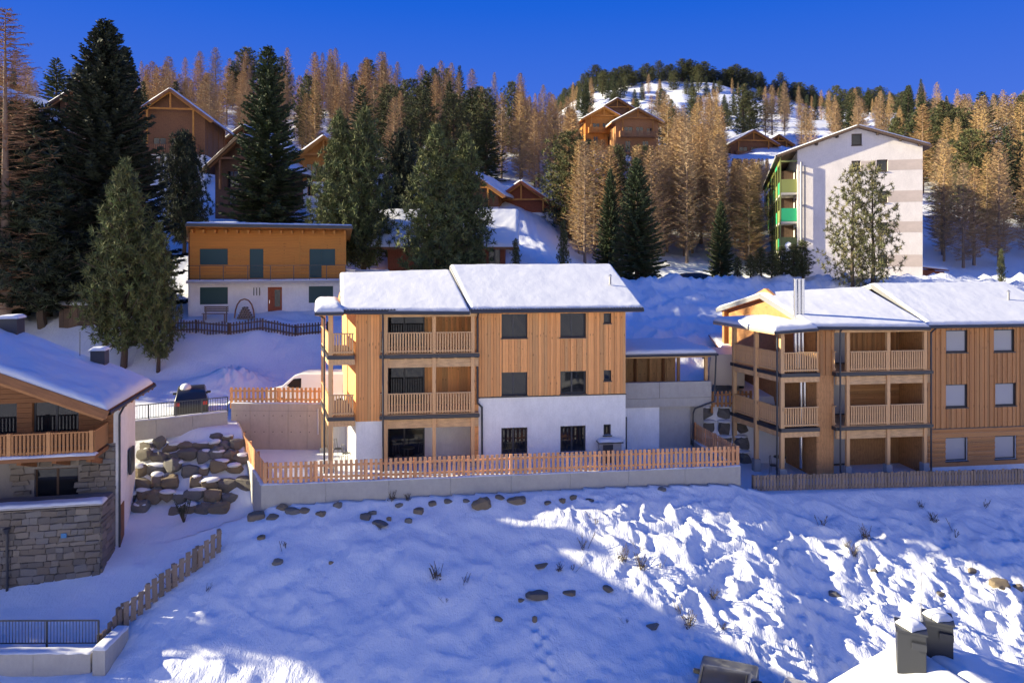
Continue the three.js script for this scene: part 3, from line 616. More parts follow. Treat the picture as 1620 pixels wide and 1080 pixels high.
// ---------------------------------------------------------------- orange timber house with green shutters
{
  const g = thing('timber_house', 'orange timber house with dark green shutters on a white ground floor', 'house', [-23.06, 5.55, -52], 13 * RAD), b = (n, m, ...e) => pbox(n, m, g, ...e), r = rngOf(51);
  const ho = [[0.66, 0.75, 2.55, 1.98], [8.2, 0.75, 9.95, 1.98], [5.3, -0.2, 6.3, 1.95]], hu = [[0.66, 3.6, 2.55, 4.75], [4.05, 2.62, 5.0, 4.75], [8.25, 2.62, 9.12, 4.75], [9.12, 3.55, 10.1, 4.75]];
  part('lower_wall', wallPanel(rect(0, -1.5, 10.9, 2.45), ho, 0, 0.3), M.plaster, g);
  part('upper_wall', wallPanel([[0, 2.45], [10.9, 2.45], [10.9, 6.1], [0, 6.25]], hu, 0, 0.3), M.orangeWood[0], g);
  boards(g, M.orangeWood, 0, 7.5, 2.5, 6.1, 0, 0.2, hu, 'x', r);
  boards(g, M.orangeWood, 7.62, 10.9, 2.5, 6.1, 0, 0.2, hu, 'x', r);
  b('corner_post', M.orangeWood[1], 7.5, 7.62, 2.5, 6.1, 0.002, 0.07);
  for (const h of [...ho.slice(0, 2), ...hu]) { const s = b('shutter', M.greenPaint, h[0], h[2], h[1], h[3], -0.1, -0.03); s.userData = {}; }
  const d = b('door', M.redWood[1], 5.3, 6.3, -0.2, 1.95, -0.14, -0.08);
  b('door_pane', M.glass, 5.78, 6.18, 0.5, 1.75, -0.079, -0.07);
  b('door_handle', M.steel, 5.4, 5.43, 0.75, 1.0, -0.08, -0.03);
  for (const x of [4.3, 4.5, 4.7]) b('vent_slit', M.anthracite, x, x + 0.07, 1.35, 1.92, 0.001, 0.012);
  part('side_wall', metric(bar(V(-0.0, 0.5, -0.16), V(-1.2, 0.5, -6.5), 0.3, 3.9)), M.plaster, g);
  part('side_wall', metric(bar(V(-0.0, 4.2, -0.16), V(-1.2, 4.2, -6.5), 0.3, 3.5)), M.brownWood[1], g);
  part('side_wall', metric(bar(V(10.75, 2.3, -0.31), V(10.75, 2.3, -6.5), 0.3, 7.5)), M.orangeWood[2], g);
  part('back_wall', metric(bar(V(-1.2, 2.3, -6.6), V(10.9, 2.3, -6.6), 0.3, 7.3)), M.brownWood[0], g);
  b('balcony_floor', M.concrete, -0.05, 10.95, 2.3, 2.45, 0.05, 1.1);
  part('snow_ledge', snowPlate([V(-0.05, 2.452, 1.1), V(10.95, 2.452, 1.1), V(10.95, 2.452, 0.5), V(-0.05, 2.452, 0.5)], 0.1, 60, 8, 61), M.roofSnow, g);
  part('railing', merge([bar(V(0, 3.55, 1.05), V(10.9, 3.55, 1.05), 0.04), bar(V(0, 2.62, 1.05), V(10.9, 2.62, 1.05), 0.03), ...[0.1, 0.85, 2.4, 4.05, 5.6, 7.2, 8.3, 9.5, 10.85].map((x) => bar(V(x, 2.3, 1.05), V(x, 3.55, 1.05), 0.05))]), M.darkMetal, g);
  for (const y of [2.85, 3.1, 3.33]) part('railing_wire', bar(V(0, y, 1.05), V(10.9, y, 1.05), 0.012), M.darkMetal, g);
  for (let k = 0; k < 15; k++) part('rafter', bar(V(0.3 + k * 0.75, 5.98, 0.9), V(0.3 + k * 0.75, 6.02, -0.2), 0.12, 0.24), M.orangeWood[k % 4], g);
  const q = [V(-0.05, 6.5, 1.1), V(11.35, 6.42, 1.1), V(11.2, 5.6, -7), V(-1.6, 5.6, -7)], roof = part('roof', roofPlate(q, 0.22), M.orangeWood[3], g);
  part('eave_board', bar(V(-0.08, 6.42, 1.13), V(11.38, 6.34, 1.13), 0.05, 0.24), M.anthracite, roof);
  part('snow', snowPlate(q, 0.17, 60, 20, 62, 0.05), M.roofSnow, roof);
  // what stands before the house
  const bench = thing('bench', 'weathered wooden bench before the white ground floor of the orange house', 'bench', [-21.6, ground(-21.6, -50.9), -50.9], 0);
  for (const z of [0, 0.14, 0.28]) pbox('seat_slat', M.greyPicket[2], bench, 0, 1.7, 0.42, 0.46, z, z + 0.12);
  for (const y of [0.56, 0.7, 0.84]) pbox('back_slat', M.greyPicket[1], bench, 0, 1.7, y, y + 0.1, -0.07, -0.04);
  for (const x of [0.1, 1.55]) { pbox('leg', M.greyPicket[0], bench, x, x + 0.07, -0.2, 0.419, 0.3, 0.38); pbox('leg', M.greyPicket[0], bench, x, x + 0.07, -0.2, 0.95, -0.039, 0.02); }
  const arch = thing('firewood_arch', 'pointed wooden arch filled with firewood beside the three wall vents', 'firewood store', [-18.9, ground(-18.9, -51.3), -51.3], 0);
  const curve = (s) => [0, 0.25, 0.5, 0.75, 1].map((t) => V(s * 0.7 * (1 - t * t * 0.9 - 0.1 * t), 0.1 + 1.35 * Math.sin(t * 1.57), 0));
  part('arch_frame', merge([tubeThrough(curve(1), 0.05, 6), tubeThrough(curve(-1), 0.05, 6)]), M.brownWood[2], arch);
  for (let j = 0; j < 5; j++) for (let i = 0; i < 6 - j; i++) part('firewood', new THREE.CylinderGeometry(0.085, 0.085, 0.4, 7).rotateX(Math.PI / 2), pick(M.greyPicket, r), arch, [(i - (5 - j) / 2) * 0.18, 0.12 + j * 0.17, -0.15]);
}

// ---------------------------------------------------------------- tall pale apartment block
{
  const g = thing('apartment_block', 'tall pale rendered apartment block with green balconies on its shaded side', 'apartment block', [25.94, 7.3, -66], -17 * RAD), b = (n, m, ...e) => pbox(n, m, g, ...e);
  const L = 37, wins = [[4.5, 12.25, 5.34, 13.3], [4.5, 9.93, 5.24, 10.9], [6.55, 9.88, 7.41, 10.92], [6.62, 7.14, 7.41, 8.16], [6.62, 4.35, 7.41, 5.4], [6.62, 1.5, 7.41, 2.55]];
  part('gable_wall', wallPanel([[0, -2], [10.15, -2], [10.15, 12.1], [5.0, 13.8], [0, 12.05]], wins, 0, 0.35), M.cream, g);
  for (const w of wins) windowPart(g, ...w, 0, { recess: 0.12, bars: 0.08, frame: M.oldWood[0] });
  for (const [x0, x1, y0, y1] of [[5.27, 6.53, 9.94, 10.85], [7.43, 10.15, 9.94, 10.85], [7.43, 10.15, 7.15, 8.15], [7.43, 10.15, 4.5, 5.45], [7.43, 10.15, 1.5, 2.55]]) b('painted_band', M.creamBand, x0, x1, y0, y1, 0.001, 0.006);
  part('side_wall', metric(bx(0.001, 0.35, -2, 12, -L, -0.351)), M.cream, g);
  part('side_wall', metric(bx(9.8, 10.149, -2, 12, -L, -0.351)), M.cream, g);
  part('back_wall', metric(bx(0.36, 9.79, -2, 12, -L, -L + 0.35)), M.cream, g);
  const rl = [V(-1.75, 11.62, 0.6), V(-1.75, 11.62, -L - 0.6), V(5.0, 13.98, -L - 0.6), V(5.0, 13.98, 0.6)], rr = [V(10.75, 12.0, -L - 0.6), V(10.75, 12.0, 0.6), rl[3].clone(), rl[2].clone()];
  for (const [k, q] of [rl, rr].entries()) { const roof = part('roof', roofPlate(q, 0.22), M.oldWood[2], g); part('snow', snowPlate(q, 0.1, 40, 12, 70 + k, 0.02), M.roofSnow, roof); }
  part('eave_gutter', tubeThrough([V(-1.83, 11.5, 0.6), V(-1.83, 11.5, -L - 0.6)], 0.09, 6), M.concrete, g);
  for (const [x, y] of [[-0.2, 11.85], [1.6, 12.4], [3.3, 13.0], [6.6, 13.1], [8.4, 12.5], [9.9, 12.0]]) b('purlin_end', M.oldWood[0], x - 0.1, x + 0.1, y - 0.02, y + 0.2, 0.36 - 0.36 + 0.002, 0.5);
  const gp = std([0.015, 0.33, 0.14], 0.55), ol = std([0.19, 0.215, 0.06], 0.6);
  const floors = [[8.25, 0], [5.6, 1], [2.95, 0]];
  for (const [y, k] of floors) {
    b('balcony_floor', M.concrete, -1.4, 0, y - 0.22, y - 0.02, -L + 0.2, -0.3);
    pbox('balustrade', k ? gp : ol, g, -1.35, -0.02, y, y + 1.2, -0.36, -0.3);
    for (let i = 0; i < 9; i++) pbox('balustrade_panel', (i + k + 1) % 2 ? gp : ol, g, -1.42, -1.37, y, y + 1.1, -0.4 - (i + 1) * 4.04, -0.44 - i * 4.04);
    for (let i = 0; i < 9; i++) { pbox('balcony_door', M.glass, g, -0.05, -0.005, y, y + 2.1, -2.6 - i * 4.04, -1.0 - i * 4.04); pbox('partition', M.oldWood[1], g, -1.3, -0.02, y, y + 2.4, -0.45 - (i + 1) * 4.04, -0.4 - (i + 1) * 4.04); }
  }
  for (let i = 0; i <= 9; i++) b('column', ol, -1.5, -1.38, 1.2, 11.5, -0.42 - i * 4.04, -0.3 - i * 4.04);
  for (let i = 0; i < 9; i++) pbox('fascia_panel', i % 3 === 1 ? gp : ol, g, -1.46, -1.41, 10.9, 11.35, -0.44 - (i + 1) * 4.04, -0.44 - i * 4.04);
  b('fascia_beam', ol, -1.5, 1.0, 11.0, 11.15, -0.2, -0.08);
  part('annex', metric(bx(-1.35, -0.01, -2, 2.6, -4, 0.1)), M.cream, g);
  part('flue', merge([tubeThrough([V(0.3, -1.5, 0.3), V(0.3, 10.9, 0.3)], 0.1, 10), tubeThrough([V(0.62, -1.5, 0.26), V(0.62, 10.6, 0.26)], 0.07, 10)]), M.zinc, g);
  for (const y of [1, 4, 7, 10]) b('pipe_bracket', M.zinc, 0.15, 0.75, y, y + 0.06, 0.002, 0.25);
  const dish = part('satellite_dish', new THREE.SphereGeometry(0.55, 18, 8, 0, Math.PI * 2, 0, 0.8).rotateX(Math.PI / 2).rotateY(-0.7), std([0.75, 0.75, 0.75], 0.5, { side: THREE.DoubleSide }), g, [-0.55, 3.3, 0.1]);
  part('dish_arm', bar(V(0, 0, 0.35), V(0.35, -0.2, -0.1), 0.05), M.darkMetal, dish);
}

// ---------------------------------------------------------------- background chalets
function gableChalet(o) {
  const { name = 'chalet', label, at, turn, w, len, wall, rise, base = 2.6, mats = M.brownWood, over = 1.1, snow = 0.25, side = 'plaster', balcony = true, category = 'chalet', truss = true, windows = true } = o;
  const g = thing(name, label, category, at, turn * RAD), b = (n, m, ...e) => pbox(n, m, g, ...e), h = w / 2, r = rngOf(Math.round(at[0] * 100 + at[2]) >>> 0), frameMats = mats === M.darkTimber ? M.brownWood : M.orangeWood;
  const lowHoles = [[-h * 0.55, base * 0.35, -h * 0.3, base * 0.85], [h * 0.25, base * 0.35, h * 0.55, base * 0.85]], upHoles = [[-h * 0.6, base + 0.25, -h * 0.2, base + 2.1], [-h * 0.05, base + 0.25, h * 0.3, base + 2.1], [h * 0.45, base + 0.5, h * 0.7, base + 1.9]];
  if (wall - base < 2.2) upHoles.length = 0;
  part('lower_wall', wallPanel(rect(-h, -5, h, base), windows ? lowHoles : [], 0, 0.3), side === 'plaster' ? M.plaster : mats[1], g);
  part('gable_wall', wallPanel([[-h, base], [h, base], [h, wall], [0, wall + rise * 0.97], [-h, wall]], windows ? upHoles : [], 0, 0.3), mats[0], g);
  if (windows) for (const q of [...lowHoles, ...upHoles]) windowPart(g, ...q, 0, { recess: 0.1, sill: false, split: 0.5, frame: mats[2] });
  for (const s of [-1, 1]) {
    part('side_wall', metric(bx(s * h - (s > 0 ? 0.3 : 0), s * h + (s < 0 ? 0.3 : 0), -5, base, -len, -0.301)), side === 'plaster' ? M.plaster : mats[1], g);
    part('side_wall', metric(bx(s * h - (s > 0 ? 0.29 : 0), s * h + (s < 0 ? 0.29 : 0), base + 0.001, wall, -len, -0.301)), mats[1], g);
    for (let k = 0; k < 4; k++) b('side_post', mats[2], s * h - 0.02, s * h + s * 0.08 + (s < 0 ? -0.0 : 0), base, wall, -1 - k * (len - 2) / 3 - 0.1, -1 - k * (len - 2) / 3 + 0.1);
    const ex = h + over, q = [V(s * ex, wall - over * rise / h + 0.15, s * over), V(s * ex, wall - over * rise / h + 0.15, -s * over), V(0, wall + rise + 0.15, -s * over), V(0, wall + rise + 0.15, s * over)];
    for (const v of q) v.z = v.z > 0 ? over : -len - over;
    const roof = part('roof', roofPlate(q, 0.2), mats[2], g);
    part('snow', snowPlate(q, snow, 24, 20, r() * 50, 0.06), M.roofSnow, roof);
    part('verge_board', bar(V(s * ex, q[0].y - 0.14, over + 0.03), V(0, wall + rise + 0.01, over + 0.03), 0.06, 0.32), mats[3 % mats.length], roof);
    part('rafter', bar(V(s * (ex - 0.3), q[0].y - 0.2, over - 0.3), V(0, wall + rise - 0.18, over - 0.3), 0.18, 0.2), mats === M.darkTimber ? M.brownWood[1] : M.orangeWood[1], roof);
  }
  part('back_wall', metric(bx(-h + 0.301, h - 0.301, -5, wall, -len, -len + 0.3)), mats[1], g);
  if (truss) {
    part('tie_beam', bar(V(-h * 0.75, wall + rise * 0.2, over - 0.35), V(h * 0.75, wall + rise * 0.2, over - 0.35), 0.2, 0.22), frameMats[0], g);
    part('king_post', bar(V(0, wall + rise * 0.2, over - 0.35), V(0, wall + rise * 0.9, over - 0.35), 0.18), frameMats[2], g);
    for (const s of [-1, 1]) part('post', bar(V(s * h * 0.7, base, over - 0.35), V(s * h * 0.7, wall + rise * 0.2, over - 0.35), 0.2), frameMats[1], g);
  }
  if (balcony) {
    b('balcony_floor', mats[3 % mats.length], -h * 0.85, h * 0.85, base - 0.05, base + 0.1, 0.001, 1.35);
    woodRail(g, [-h * 0.85, 1.25], [h * 0.85, 1.25], base + 0.1, { h: 0.95, pitch: 0.24, w: 0.17, mats: [mats[1], mats[3 % mats.length]] });
    for (const s of [-1, 1]) woodRail(g, [s * h * 0.84, 0.05], [s * h * 0.84, 1.2], base + 0.1, { h: 0.95, pitch: 0.24, w: 0.17, mats: [mats[1], mats[3 % mats.length]] });
  }
  return g;
}
const chaletSpots = [];
for (const o of [
  { label: 'large dark timber chalet with twin balconies above the orange house', at: [-43.0, 18.9, -92], turn: 9, w: 7.8, len: 11, wall: 8.6, rise: 2.9, base: 3.6, over: 1.3, mats: M.brownWood },
  { label: 'low chalet with a sunlit snowy roof tucked behind the large dark chalet', at: [-39.5, 20.5, -108], turn: -10, w: 8, len: 9, wall: 5.6, rise: 2.6, mats: M.darkTimber, balcony: false },
  { label: 'red-brown chalet half hidden behind the tall spruce', at: [-29.4, 14.4, -80], turn: -12, w: 7.4, len: 9, wall: 5.4, rise: 3.0, mats: M.darkTimber, balcony: false, side: 'wood' },
  { label: 'small chalet whose orange gable shows right of the tall spruce', at: [-22.4, 15.8, -86], turn: 20, w: 6.4, len: 8, wall: 5.2, rise: 2.6, mats: M.orangeWood, balcony: false },
  { label: 'chalet with its ridge end just behind the round pines', at: [-5.0, 12.8, -86], turn: -14, w: 7, len: 9, wall: 4.4, rise: 2.4, mats: M.brownWood, balcony: false },
  { label: 'snow-roofed chalet behind the bare larches above the middle house', at: [1.2, 12.3, -88], turn: -8, w: 7.6, len: 9, wall: 3.6, rise: 2.6, mats: M.redWood, balcony: false },
  { label: 'sunlit hillside chalet with broad orange gable and wide balcony', at: [24.8, 28.3, -144], turn: 4, w: 8.6, len: 11, wall: 7.8, rise: 2.3, base: 4.6, mats: M.larchDark, side: 'wood' },
  { label: 'hillside chalet tucked left of the broad orange gable', at: [18.9, 30.5, -150], turn: 4, w: 7.6, len: 10, wall: 7.3, rise: 2.1, base: 4.2, mats: M.orangeWood, side: 'wood' },
  { label: 'hillside chalet rising highest behind the two orange gables', at: [22.9, 33.2, -159], turn: 4, w: 7.8, len: 10, wall: 8.1, rise: 2.3, base: 4.6, mats: M.brownWood, side: 'wood' },
  { label: 'lone dark chalet on the wooded hill left of the tall block', at: [49.6, 27.6, -150], turn: 6, w: 9.2, len: 10, wall: 5.0, rise: 2.5, base: 2.2, mats: M.brownWood, side: 'wood' },
  { label: 'little chalet gable peeping out beside the lone dark chalet', at: [57.6, 29.5, -158], turn: 6, w: 5.2, len: 8, wall: 4.4, rise: 1.6, base: 2.0, mats: M.brownWood, balcony: false },
  { label: 'chalet with steep snowy roof at the far left behind the bare larch', at: [-60.5, 17.5, -84], turn: 0, w: 9, len: 12, wall: 8.2, rise: 3.8, base: 4, mats: M.darkTimber },
  { label: 'chalet gable half hidden behind the dark spruces at the left', at: [-53.5, 20.5, -92], turn: 8, w: 7, len: 10, wall: 8.6, rise: 2.4, base: 4, mats: M.darkTimber },
  { label: 'snow-roofed chalet low behind the far-left larch', at: [-51.5, 12.2, -72], turn: -2, w: 7.5, len: 9, wall: 5, rise: 2.2, base: 2.4, mats: M.brownWood, balcony: false },
]) { gableChalet(o); chaletSpots.push([o.at[0], o.at[2], o.w, o.len, o.at[1] + o.wall * 0.45]); }
{ // chalet right behind the middle house: ridge across, warm gable to the left
  const g = thing('chalet', 'chalet with a long snowy roof and glowing orange gable behind the big pine', 'chalet', [-10.6, 8.6, -62], 0), b = (n, m, ...e) => pbox(n, m, g, ...e);
  chaletSpots.push([-5, -62, 11, 9, 9]);
  const holes = [[6.2, 0.6, 7.4, 1.8], [8.6, 0.2, 9.6, 2.0]];
  part('front_wall', wallPanel(rect(0, -3, 10, 2.2), holes, 0, 0.3), M.redWood[0], g);
  for (const q of holes) windowPart(g, ...q, 0, { sill: false, split: 0.5 });
  const s = new THREE.Shape([[0, -3], [8, -3], [8, 2.2], [4, 5.0], [0, 2.2]].map(([x, y]) => new THREE.Vector2(x, y)));
  part('gable_wall', metric(new THREE.ExtrudeGeometry(s, { depth: 0.3, bevelEnabled: false }).rotateY(Math.PI / 2 + 0.2).translate(0.1, 0, -0.31)), M.orangeWood[1], g);
  part('side_wall', metric(bx(9.7, 9.999, -3, 2.2, -8, -0.301)), M.redWood[1], g);
  part('back_wall', metric(bx(-1, 9.69, -3, 2.2, -8.3, -8)), M.redWood[1], g);
  for (const q of [[V(-1.4, 1.9, 1), V(11.2, 1.9, 1), V(11.2, 5.25, -4), V(-2.2, 5.25, -4)], [V(-2.2, 5.25, -4), V(11.2, 5.25, -4), V(11.2, 1.9, -9), V(-3.0, 1.9, -9)]]) { const roof = part('roof', roofPlate(q, 0.22), M.brownWood[1], g); part('snow', snowPlate(q, 0.24, 50, 20, 81, 0.08), M.roofSnow, roof); }
  part('verge_board', merge([bar(V(-1.43, 1.78, 1), V(-2.23, 5.13, -4), 0.06, 0.34), bar(V(-2.23, 5.13, -4), V(-3.03, 1.78, -9), 0.06, 0.34)]), M.greyPicket[1], g);
  part('balcony_beam', bar(V(-1.5, 2.4, -2.2), V(-1.9, 2.4, -6), 0.2), M.spruceWood[1], g);
}
{ // garden wall beside it, wood shed by the dark trees, little shed beside the tall block
  const w = thing('garden_wall', 'grey concrete wall below the big pine, left of the snowy chalet roof', 'wall', [-12.4, 6.3, -57.6], 2 * RAD);
  part('wall_face', metric(bx(0, 2.6, -1, 2.25, -0.3, 0)), M.concrete, w);
  part('snow_cap', snowPlate([V(-0.05, 2.252, 0.05), V(2.65, 2.252, 0.05), V(2.65, 2.252, -0.35), V(-0.05, 2.252, -0.35)], 0.12, 20, 6, 91), M.roofSnow, w);
  const s = thing('wood_shed', 'low dark wood shed with a snowy roof under the trees at the left', 'shed', [-31.2, 5.1, -50], 8 * RAD);
  for (let k = 0; k < 12; k++) pbox('plank', M.oldWood[k % 4], s, k * 0.3, k * 0.3 + 0.29, -0.6, 1.25, -0.04 - (k % 2) * 0.02, 0);
  pbox('back_wall', M.oldWood[1], s, 0, 3.6, -0.6, 1.4, -2.2, -2.1);
  for (const x of [0.02, 3.5]) pbox('side_wall', M.oldWood[2], s, x, x + 0.08, -0.6, 1.24, -2.09, -0.07);
  const q = [V(-0.25, 1.32, 0.3), V(3.85, 1.32, 0.3), V(3.85, 1.5, -2.5), V(-0.25, 1.5, -2.5)];
  part('roof', roofPlate(q, 0.08), M.oldWood[3], s);
  part('snow', snowPlate(q, 0.22, 24, 16, 92, 0.06), M.roofSnow, s);
  const t = thing('garden_shed', 'red-brown garden shed with a snowy lean-to roof right of the tall block', 'shed', [38.4, 7.2, -68.5], -10 * RAD);
  for (let k = 0; k < 8; k++) pbox('plank', M.redWood[k % 4], t, -1 + k * 0.4, -1 + k * 0.4 + 0.39, -0.8, 1.35 - k * 0.04, -0.05, 0);
  pbox('back_wall', M.redWood[1], t, -1, 2.2, -0.8, 1.2, -2.4, -2.3);
  pbox('side_wall', M.redWood[2], t, 2.12, 2.2, -0.8, 1.0, -2.29, -0.06);
  const u = [V(-1.1, 1.65, 0.3), V(2.5, 1.2, 0.3), V(2.5, 1.2, -2.6), V(-1.1, 1.65, -2.6)];
  part('roof', roofPlate(u, 0.09), M.redWood[3], t);
  part('snow', snowPlate(u, 0.2, 20, 16, 93), M.roofSnow, t);
}
{ // timber lean-to behind the right-hand house
  const t = thing('timber_shelter', 'open timber shelter with reddish beams seen through the balconies of the right-hand house', 'shelter', [13.6, 1.6, -45.2], 4 * RAD);
  for (const x of [0, 2.2, 4.4]) { pbox('post', M.redWood[0], t, x, x + 0.16, -1, 1.9, -0.16, 0); part('rafter', bar(V(x + 0.08, 1.75, 0.5), V(x + 0.08, 2.7, -2.6), 0.12, 0.2), M.redWood[2], t); }
  pbox('beam', M.redWood[1], t, -0.2, 4.8, 1.0, 1.25, -0.2, 0.02);
  pbox('back_wall', M.brownWood[2], t, -0.1, 4.7, -1, 2.3, -2.5, -2.4);
  part('brace', bar(V(0.1, 2.6, 0.03), V(3.4, 1.1, 0.03), 0.1, 0.16), M.redWood[3], t);
  const q = [V(-0.4, 1.95, 0.7), V(5, 1.95, 0.7), V(5, 3.0, -2.9), V(-0.4, 3.0, -2.9)];
  part('roof', roofPlate(q, 0.08), M.redWood[1], t);
  part('snow', snowPlate(q, 0.2, 24, 16, 94, 0.04), M.roofSnow, t);
}
{ // the neighbour's roof close below the camera, bottom right
  const g = thing('neighbour_house', 'near house at the bottom right, only its snowy roof and two chimneys in view', 'house', [9.75, 0.2, -18.2], 17 * RAD), b = (n, m, ...e) => pbox(n, m, g, ...e);
  const l = [V(-3.9, -1.25, 8), V(-3.9, -1.25, 0), V(0, 0, 0), V(0, 0, 8)].map((v) => V(v.x, v.y, v.z)), rr = [V(4.2, -1.45, 0), V(4.2, -1.45, 8), V(0, 0, 8), V(0, 0, 0)];
  for (const [k, q] of [l, rr].entries()) { const roof = part('roof', roofPlate(q, 0.2), M.anthracite, g); part('snow', snowPlate(q, 0.3, 60, 40, 95 + k, 0.05), M.roofSnow, roof); }
  part('wall', wallPanel([[-3.3, -7], [3.5, -7], [3.5, -1.5], [0, -0.4], [-3.3, -1.4]], [[-1.5, -4.5, -0.3, -3.2]], 0.8, 0.3), M.plaster, g);
  for (const s of [-3.3, 3.2]) part('wall', metric(bx(s, s + 0.3, -7, -1.4, 0.81, 8)), M.plaster, g);
  const chim = (x, z, k) => {
    const c = part('chimney', metric(new RoundedBoxGeometry(0.6, 1.5, 0.6, 2, 0.02).rotateY(-0.72).translate(x, 0.2, z)), M.darkMetal, g);
    part('cover_plate', bx(-0.33, 0.33, 0.95, 1.0, -0.33, 0.33).rotateY(-0.72).translate(x, 0, z), M.darkMetal, c);
    part('vent_box', bx(0.0, 0.3, 0.62, 0.78, 0.301, 0.37).rotateY(-0.72).translate(x, 0, z), M.anthracite, c);
    part('snow_cap', snowPlate([V(x - 0.24, 1.0, z + 0.24), V(x + 0.24, 1.0, z + 0.24), V(x + 0.24, 1.0, z - 0.24), V(x - 0.24, 1.0, z - 0.24)], 0.14, 12, 12, 97 + k), M.roofSnow, c);
  };
  chim(-0.62, 0.9, 0);
  chim(0.35, 0.75, 1);
  part('aerial', tubeThrough([V(-0.1, 0, 0.7), V(-0.1, 2.1, 0.7)], 0.012, 5), M.zinc, g);
}

// ---------------------------------------------------------------- terrace, retaining walls
const TA = V(-10.79, 0, -31.25), TB = V(10.71, 0, -34.02), TL = V(-14.85, 0, -38.85), TR = V(9.85, 0, -39);
structure('terrace_snow', planSlab([[TA.x + 0.1, TA.z - 0.1], [TB.x - 0.1, TB.z - 0.1], [TR.x - 0.1, TR.z], [-9, -38.4], [TL.x + 0.2, -38.3]], -0.6, -0.27), M.snow);
function wallRun(name, label, a, b, y0, y1, t, n, cap = true, m = M.concrete) {
  const L = Math.hypot(b.x - a.x, b.z - a.z), g = thing(name, label, 'wall', [a.x, 0, a.z], Math.atan2(-(b.z - a.z), b.x - a.x));
  for (let i = 0; i < n; i++) part('wall_panel', metric(bx(L * i / n + 0.006, L * (i + 1) / n - 0.006, y0, y1, -t, 0)), m, g);
  if (cap) part('snow_cap', snowPlate([V(0, y1 + 0.001, 0.02), V(L, y1 + 0.001, 0.02), V(L, y1 + 0.001, -t - 0.02), V(0, y1 + 0.001, -t - 0.02)], 0.05, Math.round(L * 5), 6, 101 + y1, 0.04), M.roofSnow, g);
  return g;
}
wallRun('retaining_wall', 'long low concrete retaining wall carrying the picket fence of the terrace', TA, TB, -2.4, 0, 0.26, 8);
wallRun('retaining_wall', 'slanting concrete wall at the left end of the terrace', TL, TA, -2.4, 0, 0.26, 3);
wallRun('retaining_wall', 'short concrete wall at the right end of the terrace', TB, TR, -2.4, 0, 0.26, 2);
{
  const g = wallRun('retaining_wall', 'high concrete wall tinted with painted bounce light behind the terrace, below the upper picket fence', V(-14.72, 0, -38.05), V(-9.7, 0, -37.9), -0.8, 2.12, 0.4, 5, true, M.bounceTintConcrete);
  for (const y of [0.65, 1.5]) for (let i = 0; i < 10; i++) part('tie_hole', new THREE.CylinderGeometry(0.025, 0.025, 0.02, 8).rotateX(Math.PI / 2), M.anthracite, g, [0.3 + i * 0.48, y, 0.001]);
  part('drain_pipe', tubeThrough([V(4.62, 1.9, 0.07), V(4.62, 0.55, 0.07)], 0.03, 6), M.plaster, g);
  part('seam_strip', bx(0.05, 4.95, 1.745, 1.757, 0.0005, 0.004), M.mortar, g);
}
wallRun('parapet_wall', 'concrete parapet along the lane above the boulder wall', V(-18.9, 0, -34.8), V(-14.6, 0, -37.3), 0.9, 1.84, 0.22, 3);
{
  const g = wallRun('garage_wall', 'concrete garage wall in the bottom left corner', V(-22, 0, -24.5), V(-14.25, 0, -24.55), -7.5, -3.55, 0.35, 4);
  part('formwork_board', bx(1.5, 7.4, -4.42, -4.4, 0.0005, 0.006), M.mortar, g);
  const p = thing('wall_pier', 'concrete wall pier with snowy top beside the lower fence', 'wall', [-14.1, 0, -24.4], 0);
  part('pier_face', metric(bx(0, 0.42, -7.5, -3.35, -1.5, 0)), M.concrete, p);
  part('snow_cap', snowPlate([V(-0.03, -3.349, 0.03), V(0.45, -3.349, 0.03), V(0.45, -3.349, -1.55), V(-0.03, -3.349, -1.55)], 0.1, 10, 20, 108), M.roofSnow, p);
}
// ---------------------------------------------------------------- fences
// p, q: ends in plan; base(t): height of the foot; each picket a board of its own
function picketFence(label, p, q, base, o = {}) {
  const { pitch = 0.214, w = 0.13, h = 0.9, mats = M.picket, postEvery = 2.2, lift = 0.05, snow = false, name = 'picket_fence', rough = 0.02, posts = 0.11 } = o;
  const L = Math.hypot(q[0] - p[0], q[1] - p[1]), turn = Math.atan2(-(q[1] - p[1]), q[0] - p[0]), y0 = base(0), g = thing(name, label, 'fence', [p[0], y0, p[1]], turn), r = rngOf(Math.round(L * 1000));
  const n = Math.round(L / pitch), m = Math.max(1, Math.round(L / postEvery));
  const Y = (s) => base(s / L) - y0;
  for (let i = 0; i < n; i++) {
    const s = (i + 0.5) * L / n, hh = h + (r() - 0.5) * rough;
    const o2 = pbox('picket', pick(mats, r), g, s - w / 2, s + w / 2, Y(s) + lift, Y(s) + lift + hh, 0.03, 0.055);
    o2.rotation.z = (r() - 0.5) * rough * 0.8;
  }
  for (let i = 0; i <= m; i++) { const s = Math.min(L - posts / 2, Math.max(posts / 2, i * L / m)); pbox('post', mats[i % mats.length], g, s - posts / 2, s + posts / 2, Y(s) - 0.3, Y(s) + lift + h * 0.96, -0.13, -0.031); }
  for (const f of [0.2, 0.76]) for (let i = 0; i < m; i++) {
    const a = i * L / m, b = (i + 1) * L / m;
    const rail = part('rail', bar(V(a, Y(a) + lift + h * f, 0), V(b, Y(b) + lift + h * f, 0), 0.055, 0.09), mats[(i + 1) % mats.length], g);
    if (snow && f > 0.5) part('snow', bar(V(a, Y(a) + lift + h * f + 0.065, 0), V(b, Y(b) + lift + h * f + 0.065, 0), 0.05, 0.04), M.roofSnow, rail);
  }
  return g;
}
const flat = (y) => () => y;
picketFence('long new larch picket fence along the front of the terrace', [TA.x + 0.03, TA.z - 0.12], [TB.x - 0.03, TB.z - 0.12], flat(0), { h: 0.9 });
picketFence('larch picket fence on the slanting left side of the terrace', [TL.x + 0.15, TL.z + 0.2], [TA.x + 0.1, TA.z - 0.2], flat(0), { h: 0.9 });
